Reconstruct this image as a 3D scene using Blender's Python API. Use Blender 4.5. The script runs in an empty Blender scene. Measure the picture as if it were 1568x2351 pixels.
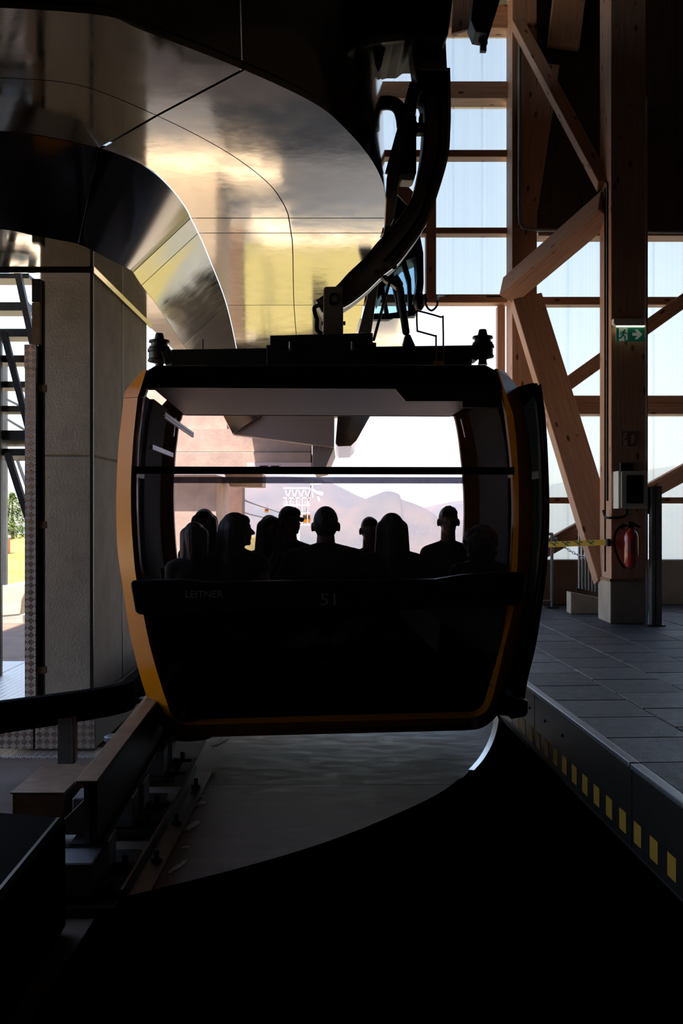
import bpy, bmesh, math, random
from mathutils import Vector, Matrix, noise
random.seed(7)
SC = bpy.context.scene
COL = SC.collection
V = Vector

# ---------------------------------------------------------------- camera, sky, sun, exposure
F = 2300.0                       # focal length in pixels of the 1568 x 2351 frame
CAMZ = 1.6
cd = bpy.data.cameras.new('camera'); cam = bpy.data.objects.new('camera', cd); COL.objects.link(cam)
cam.location = (0, 0, CAMZ); cam.rotation_euler = (math.pi / 2, 0, 0)
cd.sensor_fit = 'VERTICAL'; cd.sensor_height = 36; cd.lens = F / 2351 * 36
cd.clip_start = 0.05; cd.clip_end = 20000
SC.camera = cam

SUN_EL, SUN_AZ = math.radians(66), math.radians(202)     # azimuth clockwise from +Y: behind, to the left
w = bpy.data.worlds.new('sky'); SC.world = w; w.use_nodes = True
nt = w.node_tree; nt.nodes.clear()
o_ = nt.nodes.new('ShaderNodeOutputWorld'); b_ = nt.nodes.new('ShaderNodeBackground'); s_ = nt.nodes.new('ShaderNodeTexSky')
s_.sky_type = 'NISHITA'; s_.sun_disc = False; s_.sun_elevation = SUN_EL; s_.sun_rotation = SUN_AZ
s_.air_density = 1.0; s_.dust_density = 2.5; s_.ozone_density = 1.0; s_.altitude = 900
b_.inputs['Strength'].default_value = 0.28
nt.links.new(s_.outputs[0], b_.inputs[0]); nt.links.new(b_.outputs[0], o_.inputs[0])
sl = bpy.data.lights.new('sun', 'SUN'); so = bpy.data.objects.new('sun', sl); COL.objects.link(so)
sl.energy = 9.0; sl.angle = math.radians(0.6); sl.color = (1.0, 0.93, 0.80)
sd = V((math.sin(SUN_AZ) * math.cos(SUN_EL), math.cos(SUN_AZ) * math.cos(SUN_EL), math.sin(SUN_EL)))
so.rotation_euler = sd.to_track_quat('Z', 'Y').to_euler()
so.location = sd * 60
vs = SC.view_settings
vs.view_transform = 'Standard'; vs.look = 'None'; vs.gamma = 1.0; vs.use_curve_mapping = False
vs.exposure = 0.95
cy = SC.cycles
cy.max_bounces = 10; cy.diffuse_bounces = 5; cy.glossy_bounces = 5; cy.transmission_bounces = 8
cy.transparent_max_bounces = 16; cy.volume_bounces = 0
cy.caustics_reflective = False; cy.caustics_refractive = False
cy.sample_clamp_indirect = 6.0
try: cy.use_denoising = True
except Exception: pass

# ---------------------------------------------------------------- helpers
def P(u, v, d):
    """the point at depth d that the photograph shows at pixel u, v"""
    return V(((u - 784) * d / F, d, CAMZ - (v - 1175.5) * d / F))
def FL(u, v, z=0.0):
    d = (CAMZ - z) * F / (v - 1175.5)
    return P(u, v, d)
AX = V((-0.0437, 0.99904, 0)); AXR = V((0.99904, 0.0437, 0)); UP = V((0, 0, 1))
def bld(s, t, z):
    """building frame: s to the right of the camera, t along the tracks"""
    return AXR * s + AX * t + UP * z

class MB:
    def __init__(s): s.v = []; s.f = []
    def add(s, vs, fs):
        n = len(s.v); s.v += [V(p) for p in vs]; s.f += [tuple(i + n for i in f) for f in fs]; return s
    def box(s, c, size, R=None):
        c = V(c); x, y, z = (k / 2 for k in size)
        ps = [V((i * x, j * y, k * z)) for k in (-1, 1) for j in (-1, 1) for i in (-1, 1)]
        if R is not None: ps = [R @ p for p in ps]
        return s.add([c + p for p in ps], [(0, 2, 3, 1), (4, 5, 7, 6), (0, 1, 5, 4), (2, 6, 7, 3), (0, 4, 6, 2), (1, 3, 7, 5)])
    def bb(s, lo, hi):
        lo, hi = V(lo), V(hi)
        return s.box((lo + hi) / 2, hi - lo)
    def bbb(s, lo, hi):
        """axis box in the building frame (s, t, z)"""
        ps = [bld(*(hi[k] if (i >> k) & 1 else lo[k] for k in range(3))) for i in range(8)]
        return s.add(ps, [(0, 2, 3, 1), (4, 5, 7, 6), (0, 1, 5, 4), (2, 6, 7, 3), (0, 4, 6, 2), (1, 3, 7, 5)])
    def beam(s, a, b, wd, ht, up=UP):
        a, b = V(a), V(b); d = (b - a).normalized(); r = d.cross(up)
        if r.length < 1e-4: r = d.cross(V((0, 1, 0)))
        r.normalize(); n = r.cross(d)
        ps = []
        for p in (a, b):
            for i, j in ((-1, -1), (1, -1), (1, 1), (-1, 1)): ps.append(p + r * i * wd / 2 + n * j * ht / 2)
        return s.add(ps, [(0, 1, 2, 3), (7, 6, 5, 4), (0, 4, 5, 1), (1, 5, 6, 2), (2, 6, 7, 3), (3, 7, 4, 0)])
    def tube(s, pts, r, n=8, cap=True, closed=False):
        pts = [V(p) for p in pts]; N = len(pts)
        rs = r if isinstance(r, (list, tuple)) else [r] * N
        prev = None; rings = []
        for i, p in enumerate(pts):
            if closed: t = pts[(i + 1) % N] - pts[i - 1]
            else: t = pts[min(i + 1, N - 1)] - pts[max(i - 1, 0)]
            t.normalize()
            if prev is None:
                a = t.cross(UP)
                if a.length < 1e-3: a = t.cross(V((1, 0, 0)))
            else:
                a = prev - t * prev.dot(t)
            a.normalize(); prev = a; b = t.cross(a)
            rings.append([p + (a * math.cos(k * 2 * math.pi / n) + b * math.sin(k * 2 * math.pi / n)) * rs[i] for k in range(n)])
        vs = [q for ring in rings for q in ring]; fs = []
        M = N if closed else N - 1
        for i in range(M):
            j = (i + 1) % N
            for k in range(n):
                l = (k + 1) % n
                fs.append((i * n + k, i * n + l, j * n + l, j * n + k))
        if cap and not closed:
            fs.append(tuple(range(n - 1, -1, -1))); fs.append(tuple((N - 1) * n + k for k in range(n)))
        return s.add(vs, fs)
    def lathe(s, base, prof, n=20, axis=UP):
        base = V(base)
        return s.tube([base + V(axis).normalized() * h for r, h in prof], [max(r, 1e-4) for r, h in prof], n)
    def prism(s, pts, vec):
        pts = [V(p) for p in pts]; vec = V(vec); n = len(pts)
        return s.add(pts + [p + vec for p in pts], [tuple(range(n - 1, -1, -1)), tuple(range(n, 2 * n))] + [(i, (i + 1) % n, n + (i + 1) % n, n + i) for i in range(n)])
    def strip(s, A, B):
        n = len(A)
        return s.add(list(A) + list(B), [(i, i + 1, n + i + 1, n + i) for i in range(n - 1)])
    def slab(s, A, B, th):
        """two polylines joined by a strip with thickness vector th"""
        n = len(A); th = V(th)
        vs = list(A) + list(B) + [V(p) + th for p in A] + [V(p) + th for p in B]
        fs = []
        for i in range(n - 1):
            fs += [(i, i + 1, n + i + 1, n + i), (2 * n + i + 1, 2 * n + i, 3 * n + i, 3 * n + i + 1),
                   (i + 1, i, 2 * n + i, 2 * n + i + 1), (n + i, n + i + 1, 3 * n + i + 1, 3 * n + i)]
        fs += [(0, n, 3 * n, 2 * n), (2 * n - 1, n - 1, 3 * n - 1, 4 * n - 1)]
        return s.add(vs, fs)
    def ball(s, c, r, n=12, R=None):
        c = V(c); r = V((r, r, r)) if not hasattr(r, '__len__') else V(r)
        m = max(4, n // 2); vs = []; fs = []
        for i in range(m + 1):
            th = math.pi * i / m
            for k in range(n):
                ph = 2 * math.pi * k / n
                p = V((math.sin(th) * math.cos(ph) * r.x, math.sin(th) * math.sin(ph) * r.y, math.cos(th) * r.z))
                if R is not None: p = R @ p
                vs.append(c + p)
        for i in range(m):
            for k in range(n):
                l = (k + 1) % n; fs.append((i * n + k, (i + 1) * n + k, (i + 1) * n + l, i * n + l))
        return s.add(vs, fs)
    def cap(s, a, ra, b, rb, n=12):
        a, b = V(a), V(b); d = b - a; L = d.length
        if L < 1e-5: return s.ball(a, ra, n)
        d.normalize(); pts = []; rs = []
        for i in range(5):
            t = math.pi / 2 * (1 - i / 4); pts.append(a - d * math.sin(t) * ra); rs.append(max(1e-4, math.cos(t) * ra))
        for i in range(5):
            t = math.pi / 2 * i / 4; pts.append(b + d * math.sin(t) * rb); rs.append(max(1e-4, math.cos(t) * rb))
        return s.tube(pts, rs, n)

LOC = {}
def finish(o, name, parent):
    COL.objects.link(o)
    if parent is not None:
        o.parent = parent
    LOC[o.name] = LOC[parent.name] if parent is not None else V((0, 0, 0))
    return o
def obj(name, mb, mat, parent=None, smooth=False, bevel=0, seg=2, recalc=True):
    L = LOC[parent.name] if parent is not None else V((0, 0, 0))
    me = bpy.data.meshes.new(name)
    me.from_pydata([p - L for p in mb.v], [], mb.f)
    if recalc:
        bm = bmesh.new(); bm.from_mesh(me)
        bmesh.ops.remove_doubles(bm, verts=bm.verts, dist=1e-5)
        bmesh.ops.recalc_face_normals(bm, faces=bm.faces)
        if bevel:
            es = [e for e in bm.edges if len(e.link_faces) == 2 and e.calc_face_angle(0) > 0.5]
            bmesh.ops.bevel(bm, geom=es, offset=bevel, segments=seg, affect='EDGES', profile=0.5, clamp_overlap=True)
        bm.to_mesh(me); bm.free()
    if mat: me.materials.append(mat)
    me.update()
    if smooth:
        me.polygons.foreach_set('use_smooth', [True] * len(me.polygons))
        if smooth != 'all':
            try: me.set_sharp_from_angle(angle=math.radians(smooth if smooth is not True else 40))
            except Exception: pass
    o = bpy.data.objects.new(name, me)
    return finish(o, name, parent)
def thing(name, label, cat, loc=(0, 0, 0), group=None):
    o = bpy.data.objects.new(name, None); COL.objects.link(o); o.location = V(loc); o.empty_display_size = 0.1
    LOC[o.name] = V(loc); return tag(o, label, cat, group)
def tag(o, label=None, cat=None, group=None, kind=None):
    if label: o['label'] = label
    if cat: o['category'] = cat
    if group: o['group'] = group
    if kind: o['kind'] = kind
    return o
def struct(o): o['kind'] = 'structure'; return o
def dup(root, off, label=None, group=None):
    off = V(off); m = {}
    def cp(o, par):
        c = o.copy(); COL.objects.link(c); LOC[c.name] = LOC[o.name] + off
        if par is None: c.location = o.location + off
        else: c.parent = par
        for ch in [x for x in bpy.data.objects if x.parent == o]: cp(ch, c)
        return c
    r = cp(root, None)
    if label: r['label'] = label
    if group: r['group'] = group
    return r
def smooth_path(pts, k=6, closed=False):
    pts = [V(p) for p in pts]; out = []; n = len(pts)
    for i in range(n - 1):
        p0, p1, p2, p3 = pts[max(i - 1, 0)], pts[i], pts[i + 1], pts[min(i + 2, n - 1)]
        for j in range(k):
            t = j / k
            out.append(0.5 * ((2 * p1) + (p2 - p0) * t + (2 * p0 - 5 * p1 + 4 * p2 - p3) * t * t + (3 * p1 - p0 - 3 * p2 + p3) * t ** 3))
    out.append(pts[-1]); return out

# ---------------------------------------------------------------- materials
MATS = {}
def mat(name, col, rough=0.5, metal=0.0, var=0.0, vscale=6, bump=0.0, bscale=40, spec=0.5, stretch=(1, 1, 1), col2=None, emit=None, coat=0, rvar=0):
    if name in MATS: return MATS[name]
    m = bpy.data.materials.new(name); m.use_nodes = True; n = m.node_tree; N = n.nodes; L = n.links
    b = N['Principled BSDF']
    b.inputs['Base Color'].default_value = (*col, 1); b.inputs['Roughness'].default_value = rough; b.inputs['Metallic'].default_value = metal
    b.inputs['Specular IOR Level'].default_value = spec
    if coat: b.inputs['Coat Weight'].default_value = coat; b.inputs['Coat Roughness'].default_value = 0.06
    if emit: b.inputs['Emission Color'].default_value = (*emit[0], 1); b.inputs['Emission Strength'].default_value = emit[1]
    if var or bump or rvar:
        tc = N.new('ShaderNodeTexCoord'); mp = N.new('ShaderNodeMapping'); mp.inputs['Scale'].default_value = stretch
        L.new(tc.outputs['Object'], mp.inputs[0])
    if var or rvar:
        tx = N.new('ShaderNodeTexNoise'); tx.inputs['Scale'].default_value = vscale; tx.inputs['Detail'].default_value = 8; tx.inputs['Roughness'].default_value = 0.65
        L.new(mp.outputs[0], tx.inputs[0])
    if var:
        rp = N.new('ShaderNodeValToRGB'); c2 = col2 or tuple(c * (1 - var) for c in col)
        rp.color_ramp.elements[0].position = 0.32; rp.color_ramp.elements[1].position = 0.68
        rp.color_ramp.elements[0].color = (*c2, 1); rp.color_ramp.elements[1].color = (*col, 1)
        L.new(tx.outputs[0], rp.inputs[0]); L.new(rp.outputs[0], b.inputs['Base Color'])
    if rvar:
        mr = N.new('ShaderNodeMapRange'); mr.inputs[1].default_value = 0.3; mr.inputs[2].default_value = 0.7
        mr.inputs[3].default_value = max(0.02, rough - rvar); mr.inputs[4].default_value = min(1, rough + rvar)
        L.new(tx.outputs[0], mr.inputs[0]); L.new(mr.outputs[0], b.inputs['Roughness'])
    if bump:
        t2 = N.new('ShaderNodeTexNoise'); t2.inputs['Scale'].default_value = bscale; t2.inputs['Detail'].default_value = 6
        L.new(mp.outputs[0], t2.inputs[0]); bp = N.new('ShaderNodeBump'); bp.inputs['Strength'].default_value = bump; bp.inputs['Distance'].default_value = 0.02
        L.new(t2.outputs[0], bp.inputs['Height']); L.new(bp.outputs[0], b.inputs['Normal'])
    MATS[name] = m; return m

def wood_mat(name, c1, c2, rough=0.6):
    """spruce: grain along local Z, scattered knots"""
    m = bpy.data.materials.new(name); m.use_nodes = True; n = m.node_tree; N = n.nodes; L = n.links; b = N['Principled BSDF']
    tc = N.new('ShaderNodeTexCoord'); mp = N.new('ShaderNodeMapping'); mp.inputs['Scale'].default_value = (14, 14, 0.7)
    L.new(tc.outputs['Object'], mp.inputs[0])
    nz = N.new('ShaderNodeTexNoise'); nz.inputs['Scale'].default_value = 3; nz.inputs['Detail'].default_value = 7; L.new(mp.outputs[0], nz.inputs[0])
    rp = N.new('ShaderNodeValToRGB'); rp.color_ramp.elements[0].position = .3; rp.color_ramp.elements[1].position = .7
    rp.color_ramp.elements[0].color = (*c2, 1); rp.color_ramp.elements[1].color = (*c1, 1); L.new(nz.outputs[0], rp.inputs[0])
    mk = N.new('ShaderNodeMapping'); mk.inputs['Scale'].default_value = (6, 6, 2.6); L.new(tc.outputs['Object'], mk.inputs[0])
    vo = N.new('ShaderNodeTexVoronoi'); vo.inputs['Scale'].default_value = 1.3; L.new(mk.outputs[0], vo.inputs[0])
    kr = N.new('ShaderNodeValToRGB'); kr.color_ramp.elements[0].position = .10; kr.color_ramp.elements[1].position = .17
    kr.color_ramp.elements[0].color = (.12, .05, .025, 1); kr.color_ramp.elements[1].color = (1, 1, 1, 1); L.new(vo.outputs['Distance'], kr.inputs[0])
    mx = N.new('ShaderNodeMix'); mx.data_type = 'RGBA'; mx.blend_type = 'MULTIPLY'; mx.inputs[0].default_value = 0.85
    L.new(rp.outputs[0], mx.inputs[6]); L.new(kr.outputs[0], mx.inputs[7]); L.new(mx.outputs[2], b.inputs['Base Color'])
    b.inputs['Roughness'].default_value = rough; b.inputs['Specular IOR Level'].default_value = 0.3
    MATS[name] = m; return m

def glass_mat(name, tint, gloss=0.06, rough=0.02):
    """thin sheet of tinted glass: lets tinted light straight through, mirrors at grazing angles"""
    m = bpy.data.materials.new(name); m.use_nodes = True; n = m.node_tree; N = n.nodes; L = n.links; N.clear()
    out = N.new('ShaderNodeOutputMaterial'); tr = N.new('ShaderNodeBsdfTransparent'); tr.inputs[0].default_value = (*tint, 1)
    gl = N.new('ShaderNodeBsdfGlossy'); gl.inputs['Roughness'].default_value = rough; gl.inputs[0].default_value = (1, 1, 1, 1)
    fr = N.new('ShaderNodeFresnel'); fr.inputs[0].default_value = 1.45
    mu = N.new('ShaderNodeMath'); mu.operation = 'MULTIPLY_ADD'; mu.inputs[1].default_value = 1.0; mu.inputs[2].default_value = gloss - 0.035
    cl = N.new('ShaderNodeClamp'); mx = N.new('ShaderNodeMixShader')
    L.new(fr.outputs[0], mu.inputs[0]); L.new(mu.outputs[0], cl.inputs[0]); L.new(cl.outputs[0], mx.inputs[0])
    L.new(tr.outputs[0], mx.inputs[1]); L.new(gl.outputs[0], mx.inputs[2]); L.new(mx.outputs[0], out.inputs[0])
    MATS[name] = m; return m

def polycarb_mat():
    m = bpy.data.materials.new('polycarbonate'); m.use_nodes = True; n = m.node_tree; N = n.nodes; L = n.links; N.clear()
    out = N.new('ShaderNodeOutputMaterial'); tr = N.new('ShaderNodeBsdfTransparent'); tl = N.new('ShaderNodeBsdfTranslucent'); mx = N.new('ShaderNodeMixShader')
    tc = N.new('ShaderNodeTexCoord'); mp = N.new('ShaderNodeMapping'); mp.inputs['Scale'].default_value = (55, 1, 0.05); L.new(tc.outputs['Object'], mp.inputs[0])
    nz = N.new('ShaderNodeTexNoise'); nz.inputs['Scale'].default_value = 1.0; nz.inputs['Detail'].default_value = 2; L.new(mp.outputs[0], nz.inputs[0])
    rp = N.new('ShaderNodeValToRGB'); rp.color_ramp.elements[0].color = (.88, .955, .96, 1); rp.color_ramp.elements[1].color = (.95, .99, .99, 1)
    rp.color_ramp.elements[0].position = .4; rp.color_ramp.elements[1].position = .6; L.new(nz.outputs[0], rp.inputs[0])
    L.new(rp.outputs[0], tr.inputs[0]); L.new(rp.outputs[0], tl.inputs[0]); mx.inputs[0].default_value = 0.72
    L.new(tr.outputs[0], mx.inputs[1]); L.new(tl.outputs[0], mx.inputs[2]); L.new(mx.outputs[0], out.inputs[0])
    MATS['polycarbonate'] = m; return m

def tread_mat(name, col, rough=0.35):
    """aluminium tread plate with raised alternating bars"""
    m = mat(name, col, rough, 0.9); n = m.node_tree; N = n.nodes; L = n.links; b = N['Principled BSDF']
    tc = N.new('ShaderNodeTexCoord'); ad = N.new('ShaderNodeVectorMath'); ad.operation = 'MULTIPLY'
    # fold the third axis in so that both upright and lying plates show the pattern
    sx = N.new('ShaderNodeSeparateXYZ'); L.new(tc.outputs['Object'], sx.inputs[0])
    a = N.new('ShaderNodeMath'); a.operation = 'ADD'; L.new(sx.outputs[1], a.inputs[0]); L.new(sx.outputs[2], a.inputs[1])
    cb = N.new('ShaderNodeCombineXYZ'); L.new(sx.outputs[0], cb.inputs[0]); L.new(a.outputs[0], cb.inputs[1])
    mp = N.new('ShaderNodeMapping'); mp.inputs['Rotation'].default_value = (0, 0, math.pi / 4); mp.inputs['Scale'].default_value = (28, 28, 28); L.new(cb.outputs[0], mp.inputs[0])
    ck = N.new('ShaderNodeTexChecker'); ck.inputs['Scale'].default_value = 1.0; L.new(mp.outputs[0], ck.inputs[0])
    ck.inputs[1].default_value = (0, 0, 0, 1); ck.inputs[2].default_value = (1, 1, 1, 1)
    w1 = N.new('ShaderNodeTexWave'); w1.bands_direction = 'X'; w1.inputs['Scale'].default_value = 1.25; L.new(mp.outputs[0], w1.inputs[0])
    w2 = N.new('ShaderNodeTexWave'); w2.bands_direction = 'Y'; w2.inputs['Scale'].default_value = 1.25; L.new(mp.outputs[0], w2.inputs[0])
    mx = N.new('ShaderNodeMix'); mx.data_type = 'RGBA'; L.new(ck.outputs[1], mx.inputs[0]); L.new(w1.outputs[0], mx.inputs[6]); L.new(w2.outputs[0], mx.inputs[7])
    bp = N.new('ShaderNodeBump'); bp.inputs['Strength'].default_value = 0.5; bp.inputs['Distance'].default_value = 0.005
    L.new(mx.outputs[2], bp.inputs['Height']); L.new(bp.outputs[0], b.inputs['Normal'])
    return m

M = MATS
wood_mat('spruce', (.62, .37, .25), (.46, .25, .17))
wood_mat('stained_wood', (.085, .05, .034), (.05, .032, .022), 0.4)
glass_mat('cabin_glass', (.955, .92, .95), 0.045)
glass_mat('dark_glass', (.16, .16, .18), 0.04)
glass_mat('smoked_glass', (.25, .26, .32), 0.08)
polycarb_mat()
tread_mat('tread_plate', (.34, .25, .20), .42)
tread_mat('tread_plate_floor', (.55, .52, .50))
mat('steel_nose_shaded', (.055, .05, .05), 0.12, 1.0)  # soffit steel again, its dim reflection on the curve put into a darker colour
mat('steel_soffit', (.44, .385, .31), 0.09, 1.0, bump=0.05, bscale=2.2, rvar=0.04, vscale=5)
mat('steel_fascia', (.40, .35, .31), 0.10, 1.0, bump=0.04, bscale=1.6)
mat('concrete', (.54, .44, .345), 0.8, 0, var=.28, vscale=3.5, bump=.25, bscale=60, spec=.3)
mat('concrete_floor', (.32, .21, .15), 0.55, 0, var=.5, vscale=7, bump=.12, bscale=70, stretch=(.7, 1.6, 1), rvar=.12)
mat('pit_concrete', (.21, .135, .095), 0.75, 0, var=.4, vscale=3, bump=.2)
mat('black_paint', (.008, .009, .013), 0.5, 0, spec=.25)
mat('black_rubber', (.004, .004, .005), 0.95, 0, bump=.6, bscale=140, spec=.02)
mat('mat_rubber', (.0025, .0025, .003), 1, 0, bump=1, bscale=180, spec=0)
mat('tile_rubber', (.045, .046, .055), 0.55, 0, var=.35, vscale=14, bump=.35, bscale=110, rvar=.1)
mat('tile_rubber_pale', (.056, .057, .067), 0.5, 0, var=.35, vscale=14, bump=.35, bscale=110, rvar=.1)
mat('yellow_paint', (.42, .135, .003), 0.3, 0, spec=.02)
mat('dash_yellow', (.62, .33, .03), 0.6)
mat('dark_steel', (.055, .05, .045), 0.42, 0.6, var=.3, vscale=8)
mat('cladding', (.20, .175, .155), 0.45, 0.3)
mat('gravel_shaded', (.10, .09, .08), 0.9, 0, var=.3, vscale=3)  # apron gravel with the shade put into its colour, dims the soffit mirror
mat('hanger_steel', (.27, .22, .18), 0.45, 0.2, var=.3, vscale=6)
mat('grey_steel', (.30, .31, .33), 0.42, 0.8, var=.25, vscale=9)
mat('bright_steel', (.62, .62, .62), 0.25, 1.0)
mat('rusty_steel', (.34, .20, .12), 0.5, 0.6, var=.45, vscale=10)
mat('copper', (.75, .38, .22), 0.25, 1.0)
mat('white_plastic', (.72, .70, .64), 0.5)
mat('ceiling_panel', (.72, .62, .58), 0.45)
mat('white_trim', (.75, .72, .74), 0.4)
mat('sign_green', (.01, .19, .11), 0.5, emit=((.01, .19, .11), .05))
mat('sign_white', (.8, .82, .74), 0.5, emit=((.8, .82, .7), .05))
mat('sign_red', (.28, .06, .07), 0.5)
mat('sign_pale', (.45, .40, .38), 0.5)
mat('lamp_strip', (1, .9, .7), 0.5, emit=((1, .85, .6), 2.0))
mat('red_paint', (.45, .03, .02), 0.25, coat=.5)
mat('tape_yellow', (.85, .50, .03), 0.5)
mat('tape_print', (.05, .12, .03), 0.6)
mat('ceiling_dark', (.03, .022, .017), 0.7)
mat('wall_dark', (.06, .038, .025), 0.8)
glass_mat('clear_sheet_thin', (.99, .99, .99), 0.036)
mat('silver_print', (.55, .55, .55), 0.3, 0.8)
mat('emblem_print', (.030, .032, .036), 0.6)
mat('faint_print', (.012, .013, .015), 0.6)
mat('box_orange', (.6, .2, .08), 0.6)
HAZE = 0.00013
mat('seat_black', (.012, .012, .014), 0.9, spec=.1)
glass_mat('blue_glass', (.62, .80, .92), .05)
mat('grass', (.15, .135, .035), 0.9, 0, var=.55, vscale=.16, col2=(.27, .22, .085), bump=.5, bscale=8, spec=.1)
mat('gravel', (.74, .61, .46), 0.9, 0, var=.2, vscale=1.2, bump=.3)
mat('mountain', (.05, .075, .06), 1.0, 0, var=.6, vscale=.004, col2=(.16, .13, .08), spec=0)
mat('foliage', (.12, .17, .035), 0.8, 0, var=.5, vscale=1.2, spec=.1)
mat('bark', (.12, .08, .05), 0.9)
mat('paint_white', (.85, .70, .50), 0.7, var=.25, vscale=30)
mat('skin', (.32, .19, .13), 0.55)
mat('eye_white', (.6, .6, .58), 0.3)
mat('galvanised', (.42, .42, .40), 0.5, 0.7, var=.3, vscale=5)
mat('tower_steel', (.68, .68, .66), 0.5, 0.3)
# ================================================================ SETTING
S_EDGE = 1.575
PZ = 0.41
# building shell
struct(obj('ceiling', MB().bb((-6, -6, 8.3), (9, 13.4, 8.6)), M['ceiling_dark']))
struct(obj('wall_back', MB().bb((-6, -6.3, -0.3), (9, -6, 8.3)), M['wall_dark']))
struct(obj('wall_left', MB().bb((-6.3, -6, -0.3), (-6, 4.6, 8.3)), M['wall_dark']))
struct(obj('wall_right', MB().bb((7.5, -6, -0.3), (7.8, 13, 8.3)), M['wall_dark']))
# pit floor with the two cast slabs and their curved edge
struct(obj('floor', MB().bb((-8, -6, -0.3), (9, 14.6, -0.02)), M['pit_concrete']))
FLOOR = bpy.data.objects['floor']
CURVE = [(300, 2064), (550, 2001), (750, 1940), (900, 1880), (1020, 1820), (1085, 1762), (1113, 1722), (1128, 1685), (1134, 1655)]
curve = smooth_path([FL(u, v, 0) for u, v in CURVE], 5)
curve = [V((-0.96, 4.12, 0))] + curve
curve += [V((1.19, 8.0, 0)), V((1.18, 8.8, 0)), V((1.10, 10, 0)), V((1.0, 13.9, 0))]
lb = lambda d: V((-0.885 - 0.02 * (d - 4), d, 0))
SEAM = 5.88
near = [p for p in curve if p.y < SEAM]; far = [p for p in curve if p.y >= SEAM]
a = near[-1].lerp(far[0], (SEAM - near[-1].y) / (far[0].y - near[-1].y))
dn = V((0, 0, -0.02))
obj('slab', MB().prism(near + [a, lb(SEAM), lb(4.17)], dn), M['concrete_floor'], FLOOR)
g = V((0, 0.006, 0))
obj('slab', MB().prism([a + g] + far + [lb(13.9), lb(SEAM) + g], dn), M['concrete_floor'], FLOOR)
# steel strip along the curved slab edge
cc = [p for p in curve if p.x > 0.75 and p.y < 9]
out = []
for i, p in enumerate(cc):
    t = (cc[min(i + 1, len(cc) - 1)] - cc[max(i - 1, 0)]).normalized(); out.append(p + V((t.y, -t.x, 0)) * 0.035)
up = V((0, 0, 0.014))
obj('edge_strip', MB().slab([p + up for p in cc], [p + up for p in out], (0, 0, -0.03)), M['bright_steel'], FLOOR)
# worn paint patches on the slab
rp = random.Random(3)
for (u, v, w_, h_) in [(505, 1703, 26, 22), (487, 1776, 20, 9), (461, 1829, 18, 7), (459, 1845, 24, 14), (441, 1896, 26, 28), (426, 1945, 20, 8), (408, 1990, 20, 40)]:
    c = FL(u, v, 0.002); sx = w_ / 2 * c.y / F; sy = abs(FL(u, v - h_ / 2, .002).y - FL(u, v + h_ / 2, .002).y) / 2
    pts = []
    for k in range(22):
        an = k * 2 * math.pi / 22; r = 0.62 + 0.4 * rp.random()
        pts.append(c + V((math.cos(an) * sx * r + math.sin(an) * sy * 0.25, math.sin(an) * sy * r, 0)))
    obj('paint_patch', MB().prism(pts, (0, 0, 0.0015)), M['paint_white'], FLOOR)
# black rubber mat in the turning bay
mp_ = [p + V((0, 0, 0)) for p in curve if p.y < 7.6]
pts = [p + V((0.0, 0, 0.004)) for p in mp_]
off = []
for i, p in enumerate(pts):
    t = (pts[min(i + 1, len(pts) - 1)] - pts[max(i - 1, 0)]).normalized(); off.append(p + V((t.y, -t.x, 0)) * (0.045 if p.x > 0.7 else 0.0))
poly = off + [bld(1.55, 7.55, .004), bld(1.55, 0.2, .004), V((-1.0, 0.2, .004))]
tag(obj('rubber_mat', MB().prism(poly, (0, 0, 0.012)), M['mat_rubber']), 'black pile rubber mat with curved edge filling the turning bay floor', 'mat')

# platform: body, curb wall with painted squares, steel nosing, rubber tiles
pl = struct(obj('platform_floor', MB().bbb((S_EDGE + .02, -6, -.02), (7.4, 13.3, PZ - .026)), M['concrete']))
TS = 0.485; TT = 0.525
for i in range(0, 9):
    s0 = S_EDGE + .03 + i * TS if i else S_EDGE + .045
    s1 = S_EDGE + .03 + (i + 1) * TS
    o = (0.0, .24)[i % 2]
    for j in range(6, 26):
        t0 = j * TT + o - 0.03; t1 = t0 + TT
        if t0 > 13.2: continue
        t1 = min(t1, 13.28)
        if bld(s0, t1, 0).x > 0.345 * t1 + .15: continue
        dz = random.uniform(-.0015, .0015); e = .004
        obj('tile', MB().bbb((s0 + e, t0 + e, PZ - .028), (s1 - e, t1 - e, PZ + dz)), M[random.choice(['tile_rubber', 'tile_rubber', 'tile_rubber_pale'])], pl, bevel=.005, seg=1)
CURB = struct(obj('wall_curb', MB().bbb((S_EDGE + .012, 1.0, 0), (S_EDGE + .03, 13, PZ - .02)), M['dark_steel']))
for (t0, t1) in [(1.0, 2.74), (2.75, 4.66), (4.67, 6.6), (6.61, 8.6), (8.61, 12.9)]:
    obj('panel', MB().bbb((S_EDGE, t0, 0.012), (S_EDGE + .014, t1, PZ - .02)), M['dark_steel'], CURB, bevel=.003, seg=1)
for (t0, t1) in [(1.0, 4.66), (4.67, 8.6), (8.61, 13.0)]:
    obj('nosing', MB().bbb((S_EDGE - .012, t0, PZ - .022), (S_EDGE + .045, t1, PZ + .006)), M['grey_steel'], CURB, bevel=.008, seg=2)
for k in range(26):
    t = 3.94 + .2125 * k
    obj('painted_square', MB().bbb((S_EDGE - .0025, t - .05, .055), (S_EDGE, t + .05, .155)), M['dash_yellow'], CURB)
for k in range(7):
    obj('bolt', MB().tube([bld(S_EDGE, 5.9 + .42 * k, .27), bld(S_EDGE - .008, 5.9 + .42 * k, .27)], .009, 6), M['black_paint'], CURB)

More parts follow.
